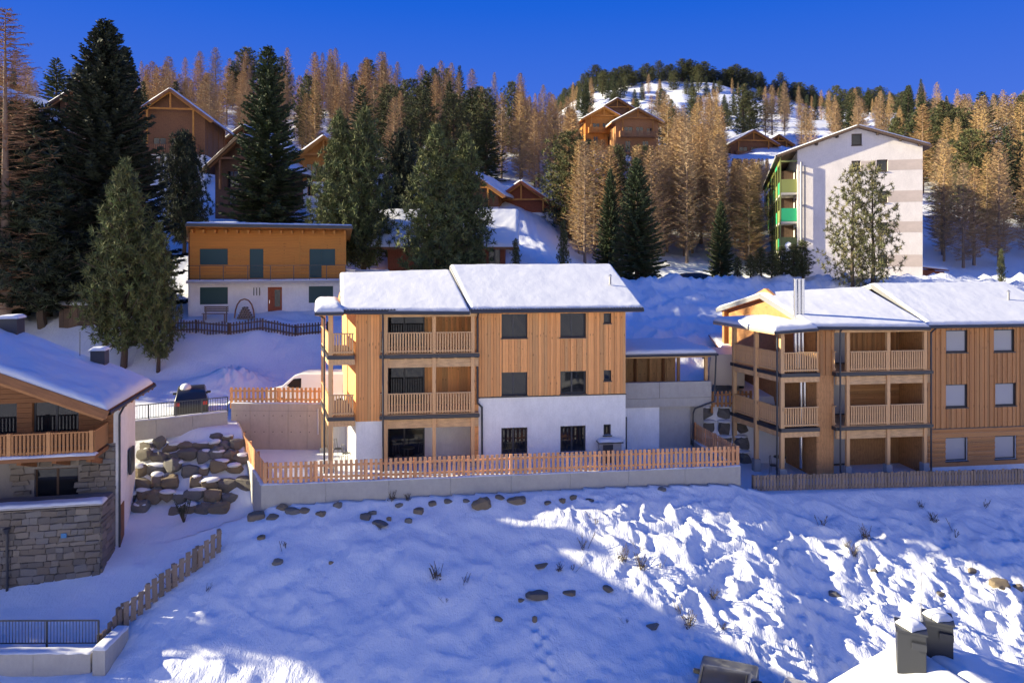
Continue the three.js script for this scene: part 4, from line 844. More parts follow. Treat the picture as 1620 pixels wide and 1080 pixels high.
picketFence('larch picket fence on the right side of the terrace, seen from inside', [TR.x - 0.12, TR.z], [TB.x - 0.12, TB.z - 0.2], flat(0), { h: 0.9 });
picketFence('short new larch fence on top of the high concrete wall', [-14.85, -38.2], [-9.75, -38.05], flat(2.12), { pitch: 0.235, w: 0.13, h: 0.78, mats: M.larch });
picketFence('greyed picket fence in front of the right-hand house', [11.45, -34.55], [27, -35.75], (t) => ground(mix(11.45, 27, t), mix(-34.55, -35.75, t)) - 0.02, { pitch: 0.162, w: 0.128, h: 0.74, mats: M.greyPicket, rough: 0.06 });
picketFence('snowy grey board fence on the slope beside the stone chalet', [-14.15, -26.35], [-11.75, -29.35], (t) => ground(mix(-14.15, -11.75, t), mix(-26.35, -29.35, t)), { pitch: 0.25, w: 0.19, h: 0.9, mats: M.greyPicket, snow: true, rough: 0.1, postEvery: 1.0, posts: 0.13 });
picketFence('last steep piece of the grey board fence beside the wall pier', [-14.3, -25.2], [-14.15, -26.3], (t) => mix(-4.2, ground(-14.15, -26.35), t), { pitch: 0.25, w: 0.19, h: 0.9, mats: M.greyPicket, rough: 0.1, postEvery: 1.0, posts: 0.13 });
picketFence('dark old picket fence before the orange house', [-23.9, -49.6], [-12.6, -49.9], (t) => ground(mix(-23.9, -12.6, t), -49.7), { pitch: 0.2, w: 0.09, h: 0.82, mats: M.oldWood, rough: 0.05 });
picketFence('bit of picket fence beside the beige van', [10.9, -39.7], [13.2, -39.9], flat(1.55), { pitch: 0.22, w: 0.12, h: 0.85, mats: M.larchDark });
function barRailing(label, p, q, y, h, pitch, ya = y) {
  const L = Math.hypot(q[0] - p[0], q[1] - p[1]), g = thing('metal_railing', label, 'railing', [p[0], y, p[1]], Math.atan2(-(q[1] - p[1]), q[0] - p[0])), n = Math.round(L / pitch), dy = ya - y;
  part('top_rail', bar(V(0, h, 0), V(L, h + dy, 0), 0.04), M.darkMetal, g);
  part('bottom_rail', bar(V(0, 0.1, 0), V(L, 0.1 + dy, 0), 0.03), M.darkMetal, g);
  for (let i = 0; i <= 4; i++) pbox('post', M.darkMetal, g, L * i / 4 - 0.025, L * i / 4 + 0.025, dy * i / 4 - 0.2, h + dy * i / 4, -0.025, 0.025);
  part('bars', merge(Array.from({ length: n - 1 }, (_, i) => { const s = (i + 1) * L / n, e = dy * s / L; return bx(s - 0.009, s + 0.009, 0.1 + e, h + e, -0.009, 0.009); })), M.darkMetal, g, null, 'stuff');
}
barRailing('dark metal railing on the parapet beside the black car', [-18.85, -34.95], [-14.65, -37.4], 1.84, 0.75, 0.12);
barRailing('dark metal railing above the garage wall in the bottom left corner', [-21.5, -25.15], [-14.35, -25.2], -3.62, 0.88, 0.11);

// ---------------------------------------------------------------- boulders and rocks
const rockShapes = Array.from({ length: 8 }, (_, k) => {
  const g = new THREE.IcosahedronGeometry(0.5, 2), p = g.attributes.position;
  for (let i = 0; i < p.count; i++) {
    const v = V(p.getX(i), p.getY(i), p.getZ(i)), u = v.clone().normalize();
    let s = 1 + 0.22 * n3(u.x * 1.4 + k * 9, u.y * 1.4, u.z * 1.4) + 0.09 * n3(u.x * 4 + k, u.y * 4, u.z * 4);
    for (let f = 0; f < 9; f++) { const a = V(n3(k, f, 1), n3(k, f, 2), n3(k, f, 3)).normalize(), e = u.dot(a); if (e > 0.55) s = Math.min(s, 0.66 / e); }
    v.multiplyScalar(s);
    p.setXYZ(i, v.x, v.y, v.z);
  }
  g.computeVertexNormals();
  return metric(g);
});
{
  const g = thing('boulder_wall', 'stepped wall of brown boulders in snow below the lane', 'boulder wall', [-16.4, -1.6, -33.4], 0), r = rngOf(77);
  const rows = [[-33.15, -1.75, -18.1, -13.7, 0.66], [-33.65, -1.3, -18.0, -13.4, 0.62], [-34.2, -0.8, -17.95, -12.9, 0.68], [-34.7, -0.3, -18.1, -13.1, 0.6], [-35.2, 0.15, -18.2, -13.3, 0.6], [-35.7, 0.55, -18.3, -13.5, 0.54], [-36.1, 0.85, -17.6, -13.9, 0.44]];
  rows.forEach(([z, y, x0, x1, s], k) => {
    for (let x = x0; x < x1;) {
      const w = s * (0.85 + r() * 0.85);
      if (r() > (k === 6 ? 0.45 : 0.06)) {
        const o = part('boulder', pick(rockShapes, r), pick(M.rock, r), g, [x + w / 2 + 16.4, y + 1.6 + (r() - 0.5) * 0.3, z + 33.4 + (r() - 0.5) * 0.16]);
        o.scale.set(w * 1.3, s * (1.0 + r() * 0.35), s * 1.15);
        o.rotation.set((r() - 0.5) * 0.4, (r() - 0.5) * 0.7, (r() - 0.5) * 0.3);
        if (r() > 0.45) { const c = part('snow', new THREE.SphereGeometry(0.5, 12, 8), M.roofSnow, g, [o.position.x + (r() - 0.5) * 0.15, o.position.y + s * 0.33, o.position.z + 0.06 - r() * 0.2]); c.scale.set(w * (0.7 + r() * 0.5), 0.16 + r() * 0.12, s * 0.8); c.rotation.z = (r() - 0.5) * 0.3; }
      }
      x += w * (0.84 + r() * 0.1);
    }
  });
}
{
  const g = thing('boulder_wall', 'dark snow-capped boulders in the gap between the carport and the right-hand house', 'boulder wall', [11.6, -1.3, -39.4], 0), r = rngOf(78);
  for (let j = 0; j < 4; j++) for (let i = 0; i < 3; i++) {
    const o = part('boulder', pick(rockShapes, r), M.rock[1 + 2 * (r() > 0.5)], g, [-0.9 + i * 0.85 + r() * 0.2, 0.2 + j * 0.75, -j * 0.28]);
    o.scale.set(1.05, 0.95, 0.95);
    o.rotation.set(r(), r() * 3, r());
    const c = part('snow', new THREE.SphereGeometry(0.34, 12, 8), M.roofSnow, g, [o.position.x, o.position.y + 0.36, o.position.z + 0.05]);
    c.scale.set(1.2, 0.3, 0.9);
  }
}
{
  const spots = [[-10.84, -30.79, 0.91, 0.37], [-10.09, -30.70, 0.53, 0.27], [-9.85, -31.22, 0.49, 0.24], [-9.45, -31.06, 0.70, 0.38], [-8.87, -31.09, 0.49, 0.22], [-8.10, -30.86, 0.43, 0.21], [-7.48, -31.27, 0.38, 0.24], [-6.24, -30.92, 0.59, 0.38], [-5.58, -30.55, 0.74, 0.24], [-5.96, -31.16, 0.38, 0.22], [-5.23, -30.84, 0.27, 0.21], [-4.89, -31.62, 0.36, 0.22], [-4.02, -31.24, 0.54, 0.30], [-4.36, -30.75, 0.32, 0.37], [-3.47, -31.66, 0.44, 0.22], [-2.82, -31.81, 0.39, 0.22], [-2.02, -31.86, 0.33, 0.17], [-1.27, -31.66, 0.88, 0.50], [-0.56, -32.07, 0.45, 0.25], [0.28, -32.03, 0.84, 0.28], [1.58, -31.97, 0.39, 0.17], [2.23, -32.06, 0.31, 0.20], [2.73, -32.32, 0.42, 0.22], [3.42, -32.27, 0.39, 0.25],
    [6.86, -33.14, 0.43, 0.20, 'lone rock in the snow below the right part of the terrace wall'], [-10.23, -29.63, 0.41, 0.26, 'slanting rock below the left corner of the terrace wall'], [-9.16, -28.46, 0.45, 0.25, 'dark rock with a snow cap above it on the left of the slope'], [-7.14, -28.59, 0.20, 0.17, 'tiny lone rock on the smooth left part of the slope'],
    [1.03, -27.66, 0.87, 0.31, 'largest flat brown rock in the middle of the snow slope'], [2.23, -27.84, 0.53, 0.15, 'flat rock just right of the largest brown rock'], [0.33, -27.47, 0.24, 0.21, 'small rock just left of the largest brown rock'], [0.83, -26.57, 0.23, 0.37, 'upright dark stone at the top of the footprint trail'], [-0.51, -26.64, 0.32, 0.23, 'rock left of the footprint trail'], [1.16, -29.02, 0.56, 0.18, 'flat dark rock above the largest brown rock'], [5.13, -26.71, 0.56, 0.23, 'low rock with dry grass on the lower middle slope'], [3.68, -28.02, 0.44, 0.24, 'rock with twigs right of the largest brown rock'],
    [12.97, -29.24, 0.51, 0.25, 'rock among the sunlit drifts, left of the chimneys'], [17.27, -29.30, 0.46, 0.23, 'rock among the drifts left of the big grey stone'], [19.95, -29.79, 0.88, 0.36, 'big grey stone in the drifts near the right edge'], [20.68, -29.66, 0.46, 0.26, 'stone at the right edge beside the big grey one'], [15.07, -30.19, 0.32, 0.18, 'small stone in the upper drifts on the right'], [19.37, -30.52, 0.42, 0.24, 'stone above the big grey one in the drifts']];
  const r = rngOf(91);
  for (const [x, z, w, h, label] of spots) {
    const o = solo('rock', pick(rockShapes, r), pick(M.rock, r), label ?? 'brown rock in the row of stones below the terrace wall', 'rock', [x, ground(x, z) - h * 0.02, z], r() * 0.9 - 0.45, label ? undefined : 'row of stones below the terrace wall');
    o.scale.set(w * 1.2, h * 1.35, w * 0.8);
  }
  const twigSpots = [[-2.48, -27.13], [-1.82, -27.94], [-2.94, -28.15], [7.79, -26.75], [5.25, -29.87], [13.77, -32.32], [19.09, -33.87], [19.16, -32.99], [19.62, -32.24], [-5.52, -30.25], [-5.26, -31.84], [5.14, -28.86], [5.93, -28.90], [6.30, -27.35], [4.45, -29.24], [1.87, -28.68], [2.50, -28.71], [2.98, -29.75], [14.39, -31.23], [14.52, -30.92], [-9.12, -29.12], [-11.52, -27.48], [7.79, -28.00], [6.54, -26.88], [4.19, -26.74], [22.21, -34.06], [15.39, -31.60], [-4.57, -31.88], [3.51, -31.02], [-13.11, -27.91]];
  const twigMat = std([0.075, 0.055, 0.035], 0.9);
  const shapes = Array.from({ length: 4 }, (_, k) => {
    const gs = [], q = rngOf(300 + k);
    for (let i = 0; i < 5 + k * 3; i++) {
      const a = q() * 6.28, l = 0.12 + q() * 0.3, lean = 0.2 + q() * 0.7, p0 = V((q() - 0.5) * 0.2, -0.03, (q() - 0.5) * 0.15), p1 = p0.clone().add(V(Math.cos(a) * l * lean, l, Math.sin(a) * l * lean));
      gs.push(bar(p0, p1, 0.009));
      if (q() > 0.4) gs.push(bar(p0.clone().lerp(p1, 0.6), p0.clone().lerp(p1, 0.6).add(V((q() - 0.5) * 0.16, 0.1, (q() - 0.5) * 0.16)), 0.007));
    }
    if (k > 1) for (let i = 0; i < 26; i++) { const t = new THREE.BufferGeometry(), c = V((q() - 0.5) * 0.3, q() * 0.09, (q() - 0.5) * 0.2), e = () => (q() - 0.5) * 0.09; t.setAttribute('position', new THREE.Float32BufferAttribute([c.x + e(), c.y + e(), c.z + e(), c.x + e(), c.y + e(), c.z + e(), c.x + e(), c.y + e(), c.z + e()], 3)); t.computeVertexNormals(); t.setAttribute('uv', new THREE.Float32BufferAttribute(6, 2)); gs.push(t); }
    return merge(gs);
  });
  twigSpots.forEach(([x, z], i) => { const o = solo('dry_tuft', shapes[i % 4], twigMat, 'small dark tuft of dry twigs poking through the snow slope', 'dry plant', [x, ground(x, z), z], i * 1.3, 'dry tufts on the snow slope'); o.scale.setScalar(0.9 + (i % 3) * 0.35); });
  // footprints leading down the slope
  // young shrub below the boulder wall
  const sh = thing('young_pine', 'small bushy young pine below the boulder wall', 'shrub', [-14.6, ground(-14.6, -32.3), -32.3], 0), q = rngOf(401), stems = [], tips = [];
  for (let i = 0; i < 14; i++) { const a = q() * 6.28, l = 0.45 + q() * 0.5, p1 = V(Math.cos(a) * l * 0.4, l, Math.sin(a) * l * 0.4); stems.push(bar(V(0, -0.1, 0), p1, 0.018)); for (let k = 0; k < 16; k++) { const c = p1.clone().multiplyScalar(0.5 + q() * 0.55); tips.push(c); } }
  part('stems', merge(stems), twigMat, sh);
  part('needles', merge(tips.map((c) => bar(c, c.clone().add(V((q() - 0.5) * 0.18, q() * 0.14, (q() - 0.5) * 0.18)), 0.022, 0.006))), std([0.03, 0.045, 0.02], 0.8), sh, null, 'stuff');
}

// ---------------------------------------------------------------- cars
// profile: side outline (x forward, y up); the cabin above the belt narrows
function vehicle(name, label, category, at, turn, o) {
  const g = thing(name, label, category, at, turn), { outline, belt, top, width, paint, wheels, radius, taper = 0.17, glassSide = [], front, rear, lamps, roofSnow, bump = 0.06 } = o;
  const s = new THREE.Shape(outline.map(([x, y]) => new THREE.Vector2(x, y)));
  for (const wx of wheels) { const h = new THREE.Path(); h.absarc(wx, radius, radius * 1.18, 0, Math.PI * 2, true); }
  const geo = new THREE.ExtrudeGeometry(s, { depth: width - 2 * bump, bevelEnabled: true, bevelSize: bump, bevelThickness: bump, bevelSegments: 3, steps: 1 });
  geo.translate(0, 0, -(width - 2 * bump) / 2);
  const p = geo.attributes.position, narrow = (y) => (y > belt ? 1 - taper * (y - belt) / (top - belt) : 1);
  for (let i = 0; i < p.count; i++) p.setZ(i, p.getZ(i) * narrow(p.getY(i)));
  part('body', toCreasedNormals(geo, 0.7), paint, g);
  const quad = (pts) => { const q = new THREE.BufferGeometry(), a = []; for (let i = 1; i < pts.length - 1; i++) a.push(...pts[0], ...pts[i], ...pts[i + 1]); q.setAttribute('position', new THREE.Float32BufferAttribute(a, 3)); q.setAttribute('uv', new THREE.Float32BufferAttribute(new Float32Array(a.length / 3 * 2), 2)); q.computeVertexNormals(); return q; };
  for (const poly of glassSide) for (const d of [-1, 1]) part('side_window', quad(poly.map(([x, y]) => [x, y, d * (width / 2 * narrow(y) + 0.006)])), M.glass, g);
  const across = (n, [[x0, y0], [x1, y1]], inset) => part(n, quad([[x0, y0, -(width / 2 * narrow(y0) - inset)], [x0, y0, width / 2 * narrow(y0) - inset], [x1, y1, width / 2 * narrow(y1) - inset], [x1, y1, -(width / 2 * narrow(y1) - inset)]]), M.glass, g);
  if (front) across('windscreen', front, 0.1);
  if (rear) across('rear_window', rear, 0.12);
  for (const x of wheels) for (const d of [-1, 1]) {
    const w = part('wheel', new THREE.CylinderGeometry(radius, radius, 0.22, 22).rotateX(Math.PI / 2), M.rubber, g, [x, radius, d * (width / 2 - 0.09)]);
    part('rim', new THREE.CylinderGeometry(radius * 0.62, radius * 0.62, 0.03, 16).rotateX(Math.PI / 2), M.steel, w, [0, 0, d * 0.105]);
  }
  for (const [n, x, y, z, w, h, m] of lamps ?? []) for (const d of [-1, 1]) part(n, bx(x - 0.03, x + 0.03, y - h / 2, y + h / 2, d * z - w / 2, d * z + w / 2), m, g);
  for (const d of [-1, 1]) part('mirror', new RoundedBoxGeometry(0.12, 0.14, 0.2, 2, 0.03).translate(o.mirror[0], o.mirror[1], d * (width / 2 + 0.06)), paint, g);
  return g;
}
const red = std([0.35, 0.01, 0.012], 0.3), lampGlass = std([0.7, 0.72, 0.75], 0.15);
const whitePaint = new THREE.MeshPhysicalMaterial({ color: new THREE.Color().setRGB(0.62, 0.62, 0.62), roughness: 0.4, clearcoat: 0.6 }), blackPaint = new THREE.MeshPhysicalMaterial({ color: new THREE.Color().setRGB(0.012, 0.012, 0.014), roughness: 0.4, clearcoat: 0.25 }), beigePaint = new THREE.MeshPhysicalMaterial({ color: new THREE.Color().setRGB(0.55, 0.46, 0.36), roughness: 0.5 });
const vanShape = { outline: [[-2.6, 0.35], [2.45, 0.35], [2.55, 0.75], [2.45, 1.02], [1.72, 1.2], [0.95, 1.86], [0.6, 1.96], [-2.5, 1.96], [-2.62, 1.2]], belt: 1.15, top: 1.96, width: 1.95, taper: 0.1, wheels: [-1.75, 1.65], radius: 0.33, front: [[1.69, 1.24], [1.0, 1.84]], glassSide: [[[0.55, 1.2], [1.5, 1.22], [1.0, 1.72], [0.55, 1.76]]], mirror: [1.35, 1.25], lamps: [['headlight', 2.52, 0.8, 0.75, 0.3, 0.18, lampGlass], ['tail_light', -2.63, 1.0, 0.85, 0.12, 0.4, red]] };
vehicle('delivery_van', 'white delivery van parked behind the new larch fence', 'van', [-11.5, 1.05, -42.6], Math.PI - 0.06, { ...vanShape, paint: whitePaint });
vehicle('delivery_van', 'beige van parked behind the carport', 'van', [12.6, ground(12.6, -43.4) + 0.02, -43.4], Math.PI / 2 - 0.2, { ...vanShape, paint: beigePaint });
const suvShape = { outline: [[-2.12, 0.42], [-2.0, 0.3], [2.0, 0.3], [2.14, 0.45], [2.18, 0.72], [2.08, 0.88], [1.8, 0.96], [1.02, 1.06], [0.7, 1.32], [0.38, 1.54], [0.15, 1.62], [-0.3, 1.68], [-1.0, 1.67], [-1.55, 1.6], [-1.8, 1.5], [-2.06, 1.1], [-2.15, 0.8]], belt: 1.02, top: 1.68, width: 1.84, taper: 0.2, wheels: [-1.35, 1.35], radius: 0.35, front: [[0.94, 1.12], [0.42, 1.53]], rear: [[-2.1, 1.1], [-1.8, 1.56]], glassSide: [[[-1.7, 1.1], [-0.35, 1.1], [-0.35, 1.54], [-1.45, 1.52]], [[-0.25, 1.1], [0.75, 1.1], [0.3, 1.5], [-0.25, 1.54]]], mirror: [0.75, 1.1], lamps: [['headlight', 2.1, 0.8, 0.65, 0.35, 0.14, lampGlass], ['tail_light', -2.16, 0.95, 0.74, 0.26, 0.24, red]] };
const suv = vehicle('parked_car', 'black car seen from behind on the lane above the boulder wall', 'car', [-17.6, 1.22, -39.9], 1.97, { ...suvShape, paint: blackPaint });
suv.scale.setScalar(0.9);
{ const c = part('snow_lump', new THREE.SphereGeometry(0.42, 18, 12), M.roofSnow, suv, [-1.0, 1.72, -0.32]); c.scale.set(1.2, 0.62, 0.75); }
const lowCar = vehicle('parked_car', 'black car at the bottom edge beside the grey one', 'car', [6.75, ground(6.75, -23.2), -23.0], 1.2, { ...suvShape, paint: blackPaint });
for (const d of [-1, 1]) part('roof_rail', tubeThrough([V(0.1, 1.66, d * 0.66), V(-0.1, 1.73, d * 0.66), V(-1.3, 1.72, d * 0.66), V(-1.5, 1.64, d * 0.66)], 0.022, 6), M.rubber, lowCar);
vehicle('parked_car', 'grey car at the bottom edge, only its roof and windscreen in view', 'car', [9.0, ground(9.0, -22.4) - 0.1, -22.5], 1.0, { ...suvShape, paint: new THREE.MeshPhysicalMaterial({ color: new THREE.Color().setRGB(0.32, 0.3, 0.28), roughness: 0.35, clearcoat: 0.6 }) });
vehicle('parked_car', 'dark car barely showing over the snow bank left of the tall block', 'car', [16.3, 6.55, -62.5], 0.1, { ...suvShape, paint: blackPaint });

// ---------------------------------------------------------------- garden furniture on the terraces
{
  const R = (a) => a * RAD, chair = (label, x, z, turn, y) => {
    const g = thing('garden_chair', label, 'chair', [x, y, z], turn);
    part('seat', new THREE.CylinderGeometry(0.19, 0.19, 0.025, 18), M.darkMetal, g, [0, 0.45, 0]);
    part('backrest', merge([tubeThrough([V(-0.17, 0.45, -0.15), V(-0.15, 0.9, -0.2), V(0.15, 0.9, -0.2), V(0.17, 0.45, -0.15)], 0.012, 6), bar(V(0, 0.45, -0.17), V(0, 0.9, -0.2), 0.015)]), M.darkMetal, g);
    for (const [a, b] of [[-1, -1], [1, -1], [-1, 1], [1, 1]]) part('leg', tubeThrough([V(a * 0.14, 0.44, b * 0.14), V(a * 0.19, 0, b * 0.19)], 0.012, 6), M.darkMetal, g);
  }, table = (label, x, z, y) => {
    const g = thing('garden_table', label, 'table', [x, y, z], 0);
    part('table_top', new THREE.CylinderGeometry(0.32, 0.32, 0.025, 24), M.darkMetal, g, [0, 0.72, 0]);
    part('stem', new THREE.CylinderGeometry(0.02, 0.02, 0.7, 8), M.darkMetal, g, [0, 0.36, 0]);
    part('foot', merge([0, 1, 2].map((k) => bar(V(0, 0.05, 0), V(Math.cos(k * 2.1) * 0.28, 0.01, Math.sin(k * 2.1) * 0.28), 0.025))), M.darkMetal, g);
  };
  const w = (lx, lz) => [-1.62 + lx * 0.9919 + lz * 0.127, -35.2 - lx * 0.127 + lz * 0.9919], f = -0.27;
  for (const [lx, lz, t, l] of [[-3.9, -0.6, 0.6, 'black metal garden chair at the left in front of the ground floor glass door'], [-2.9, -0.7, -0.7, 'black metal garden chair at the right in front of the ground floor glass door']]) { const [x, z] = w(lx, lz); chair(l, x, z, t, f); }
  { const [x, z] = w(-3.4, -0.9); table('round black garden table between the two metal chairs', x, z, f); }
  { const [x, z] = w(-6.4, -1.3); chair('dark garden chair under the side balcony of the middle house', x, z, 2.4, f); }
  { const [x, z] = w(-6.9, -2.2); chair('dark garden chair further back under the side balcony', x, z, 1.2, f); }
  const wr = (lx, lz) => [21.34 + lx * 0.9912 + lz * 0.1323, -37.3 - lx * 0.1323 + lz * 0.9912];
  { const [x, z] = wr(-7.3, -1.4); table('dark garden table under the balcony of the right-hand house', x, z, -1.3); }
  { const [x, z] = wr(-7.9, -0.9); chair('dark garden chair beside the table under the right-hand balcony', x, z, 1.0, -1.3); }
}

// ---------------------------------------------------------------- trees
class Leafage {                                                   // loose little faces with a tint each
  constructor(seed) { this.p = []; this.c = []; this.r = rngOf(seed); }
  face(a, b, c, col) { this.p.push(a.x, a.y, a.z, b.x, b.y, b.z, c.x, c.y, c.z); for (let i = 0; i < 3; i++) this.c.push(...col); }
  blade(at, dir, len, wid, col) {                                 // a tapering sprig
    const r = this.r, side = V(r() - 0.5, r() - 0.5, r() - 0.5).cross(dir).normalize().multiplyScalar(wid);
    this.face(at.clone().add(side), at.clone().sub(side), at.clone().addScaledVector(dir, len), col);
  }
  strip(a, b, w, col) { const d = b.clone().sub(a), s = V(d.z, 0, -d.x); if (s.lengthSq() < 1e-8) s.set(1, 0, 0); s.normalize().multiplyScalar(w); const s2 = d.clone().cross(s).normalize().multiplyScalar(w); this.face(a.clone().add(s), a.clone().sub(s), b, col); this.face(a.clone().add(s2), a.clone().sub(s2), b, col); }
  build() { const g = new THREE.BufferGeometry(); g.setAttribute('position', new THREE.Float32BufferAttribute(this.p, 3)); g.setAttribute('color', new THREE.Float32BufferAttribute(this.c, 3)); g.computeVertexNormals(); return g; }
}
const leafMat = new THREE.MeshStandardMaterial({ vertexColors: true, roughness: 0.85, side: THREE.DoubleSide });
const barkMat = std([0.075, 0.052, 0.038], 0.95), larchBark = std([0.23, 0.165, 0.12], 0.95);
function trunkGeo(h, r0, r1 = 0.02, seg = 7, bend = 0, seed = 1) {
  const g = new THREE.CylinderGeometry(r1, r0, h, seg, 8).translate(0, h / 2, 0), p = g.attributes.position;
  for (let i = 0; i < p.count; i++) { const y = p.getY(i); p.setX(i, p.getX(i) + bend * n2(y * 0.25, seed)); p.setZ(i, p.getZ(i) + bend * n2(y * 0.25, seed + 40)); }
  g.translate(0, -0.4, 0);
  g.computeVertexNormals();
  return g;
}
const tint = (r, base, spread) => { const k = 1 + (r() * 2 - 1) * spread; return [base[0] * k * (1 + (r() - 0.5) * 0.2), base[1] * k, base[2] * k]; };
// spruce: whorls of drooping boughs hung with sprigs
function spruceProto(seed, h, rad, n, base = [0.045, 0.066, 0.025], dens = 1) {
  const L = new Leafage(seed), r = L.r, limbs = [];
  for (let i = 0; i < n; i++) {
    const t = Math.pow((i + r() * 0.8) / n, 0.9), y = h * (0.06 + 0.94 * t), a = i * 2.4 + r(), len = rad * Math.pow(1 - t, 0.78) * (0.72 + r() * 0.42) + 0.12;
    const out = V(Math.cos(a), 0, Math.sin(a)), droop = -0.22 - 0.2 * (1 - t) + t * 0.55, tip = (s) => V(out.x * len * s, y + len * (droop * s + 0.32 * s * s), out.z * len * s);
    if (len > 0.5) limbs.push([tip(0), tip(0.9), 0.02 + 0.02 * (1 - t)]);
    const m = Math.max(3, Math.round(len * 9 * dens)), fine = dens > 1 ? 0.62 : 1;
    for (let k = 0; k < m; k++) {
      const s = 0.12 + 0.88 * (k + r()) / m, c = tip(s), wide = 0.34 * len * (1.05 - s) + 0.1;
      for (const q of [-1, 1, 0]) {
        const dir = V(out.x * 0.7 - out.z * q * 0.8, -0.28 + r() * 0.5 + t * 0.3, out.z * 0.7 + out.x * q * 0.8).normalize();
        L.blade(c.clone().add(V((r() - 0.5) * 0.1, (r() - 0.5) * 0.1, (r() - 0.5) * 0.1)), dir, (wide * (0.75 + r() * 0.5) + 0.1) * fine, (0.055 + 0.04 * r()) * (fine < 1 ? 0.7 : 1), tint(r, base, 0.4));
      }
    }
  }
  return { crown: L.build(), trunk: trunkGeo(h * 1.0, h * 0.016 + 0.05), limbs };
}
// stone pine: upswept limbs carrying round brushes of needles
function pineProto(seed, h, rad, n, base = [0.088, 0.104, 0.034], shape = 0.55, low = 0.1) {
  const L = new Leafage(seed), r = L.r, limbs = [];
  for (let i = 0; i < n; i++) {
    const t = (i + r()) / n, y = h * (low + (1 - low) * t), a = i * 2.4 + r() * 0.9;
    const prof = Math.pow(Math.max(0, 1 - Math.pow(t, 1.7)), shape) * (0.62 + 0.38 * Math.min(1, t * 4 + 0.35)), len = rad * prof * (0.42 + r() * 0.66) + 0.15, out = V(Math.cos(a), 0, Math.sin(a));
    const at = (s) => V(out.x * len * s, y - h * 0.015 + len * (0.06 * s + 0.34 * s * s), out.z * len * s);
    if (len > 0.35) limbs.push([at(0), at(0.95), 0.03]);
    const tufts = Math.max(1, Math.round(len * 2.3));
    for (let k = 0; k < tufts; k++) {
      const s = Math.min(1, 0.3 + 0.75 * (k + r() * 0.8) / tufts), c = at(s).add(V((r() - 0.5) * 0.5 * len * 0.55, (r() - 0.3) * 0.3, (r() - 0.5) * 0.5 * len * 0.55)), col = tint(r, base, 0.4), R = 0.22 + r() * 0.15, up = V(out.x * 0.5, 0.85, out.z * 0.5).normalize();
      for (let q = 0; q < 19; q++) { const d = V(r() - 0.5, r() - 0.5, r() - 0.5).normalize().addScaledVector(up, 0.55).normalize(); L.blade(c.clone().addScaledVector(d, R * 0.15), d, R * (0.9 + r() * 0.6), 0.03 + r() * 0.018, tint(r, col, 0.18)); }
    }
  }
  return { crown: L.build(), trunk: trunkGeo(h * 0.97, h * 0.017 + 0.07, 0.03, 7, 0.1, seed), limbs };
}
// winter larch: pale straight trunk, level limbs and a haze of bare tan twigs
function larchProto(seed, h, rad, n, base = [0.30, 0.165, 0.085], tw = 13, w = 0.016) {
  const L = new Leafage(seed), r = L.r, limbs = [];
  for (let i = 0; i < n; i++) {
    const t = (i + r() * 0.8) / n, y = h * (0.1 + 0.9 * t), a = i * 2.4 + r(), len = rad * Math.pow(1 - t, 0.62) * (0.55 + 0.55 * r()) * Math.min(1, 0.45 + t * 3) + 0.1, out = V(Math.cos(a), 0, Math.sin(a));
    const at = (s) => V(out.x * len * s, y + len * ((0.28 * t - 0.1) * s + 0.3 * s * s), out.z * len * s), col = tint(r, base, 0.25);
    L.strip(at(0), at(0.55), 0.022, tint(r, base, 0.2)); L.strip(at(0.5), at(1), 0.016, col);
    for (let k = 0; k < tw; k++) {
      const s = 0.15 + 0.85 * (k + r()) / tw, q = r() > 0.5 ? 1 : -1, l2 = (0.16 + 0.42 * (1.1 - s) * len) * (0.6 + r() * 0.7);
      const d = V(out.x * 0.5 - out.z * q * 0.75, (r() - 0.42) * 0.7, out.z * 0.5 + out.x * q * 0.75).normalize(), c = at(s);
      L.strip(c, c.clone().addScaledVector(d, l2), w, tint(r, base, 0.3));
      if (r() > 0.35) { const e = c.clone().addScaledVector(d, l2 * 0.5); L.blade(e, V(d.x + (r() - 0.5), -0.5 + r() * 0.7, d.z + (r() - 0.5)).normalize(), l2 * 0.55, w * 0.8, tint(r, base, 0.3)); }
    }
  }
  return { crown: L.build(), trunk: trunkGeo(h, h * 0.010 + 0.05, 0.015, 6), limbs: [] };
}
function makeTree(name, proto, label, at, turn, scale, group, bark = barkMat) {
  const g = thing(name, label, 'tree', at, turn, group);
  const limbs = proto.limbGeo ??= proto.limbs.length ? merge([proto.trunk, ...proto.limbs.map(([a, b, w]) => { const q = bar(a, b, w); return q; })]) : proto.trunk;
  part('trunk', limbs, bark, g);
  part('crown', proto.crown, leafMat, g);
  g.scale.set(...scale);
  return g;
}
// -- larger trees, each in its place; unseen ones at the left added for shade: [kind, x, z, height, spread, label]
const near = {
  spruce: [spruceProto(501, 10, 2.5, 330, undefined, 1.9), spruceProto(502, 10, 2.3, 310, undefined, 1.9)], dark: [spruceProto(503, 10, 2.7, 420, [0.018, 0.026, 0.013], 2.2), spruceProto(504, 10, 2.2, 360, [0.020, 0.030, 0.014], 2.1)],
  pine: [pineProto(511, 10, 2.9, 340, undefined, 0.9), pineProto(512, 10, 2.6, 310, undefined, 0.75)], darkPine: [pineProto(513, 10, 3.2, 380, [0.03, 0.04, 0.018])], loose: [pineProto(514, 10, 3.4, 88, [0.13, 0.125, 0.05], 0.5, 0.04)],
  larch: [larchProto(521, 16, 2.4, 210, [0.26, 0.145, 0.08], 15, 0.014)], conifer: [pineProto(515, 10, 1.9, 170, [0.08, 0.09, 0.03])],
};
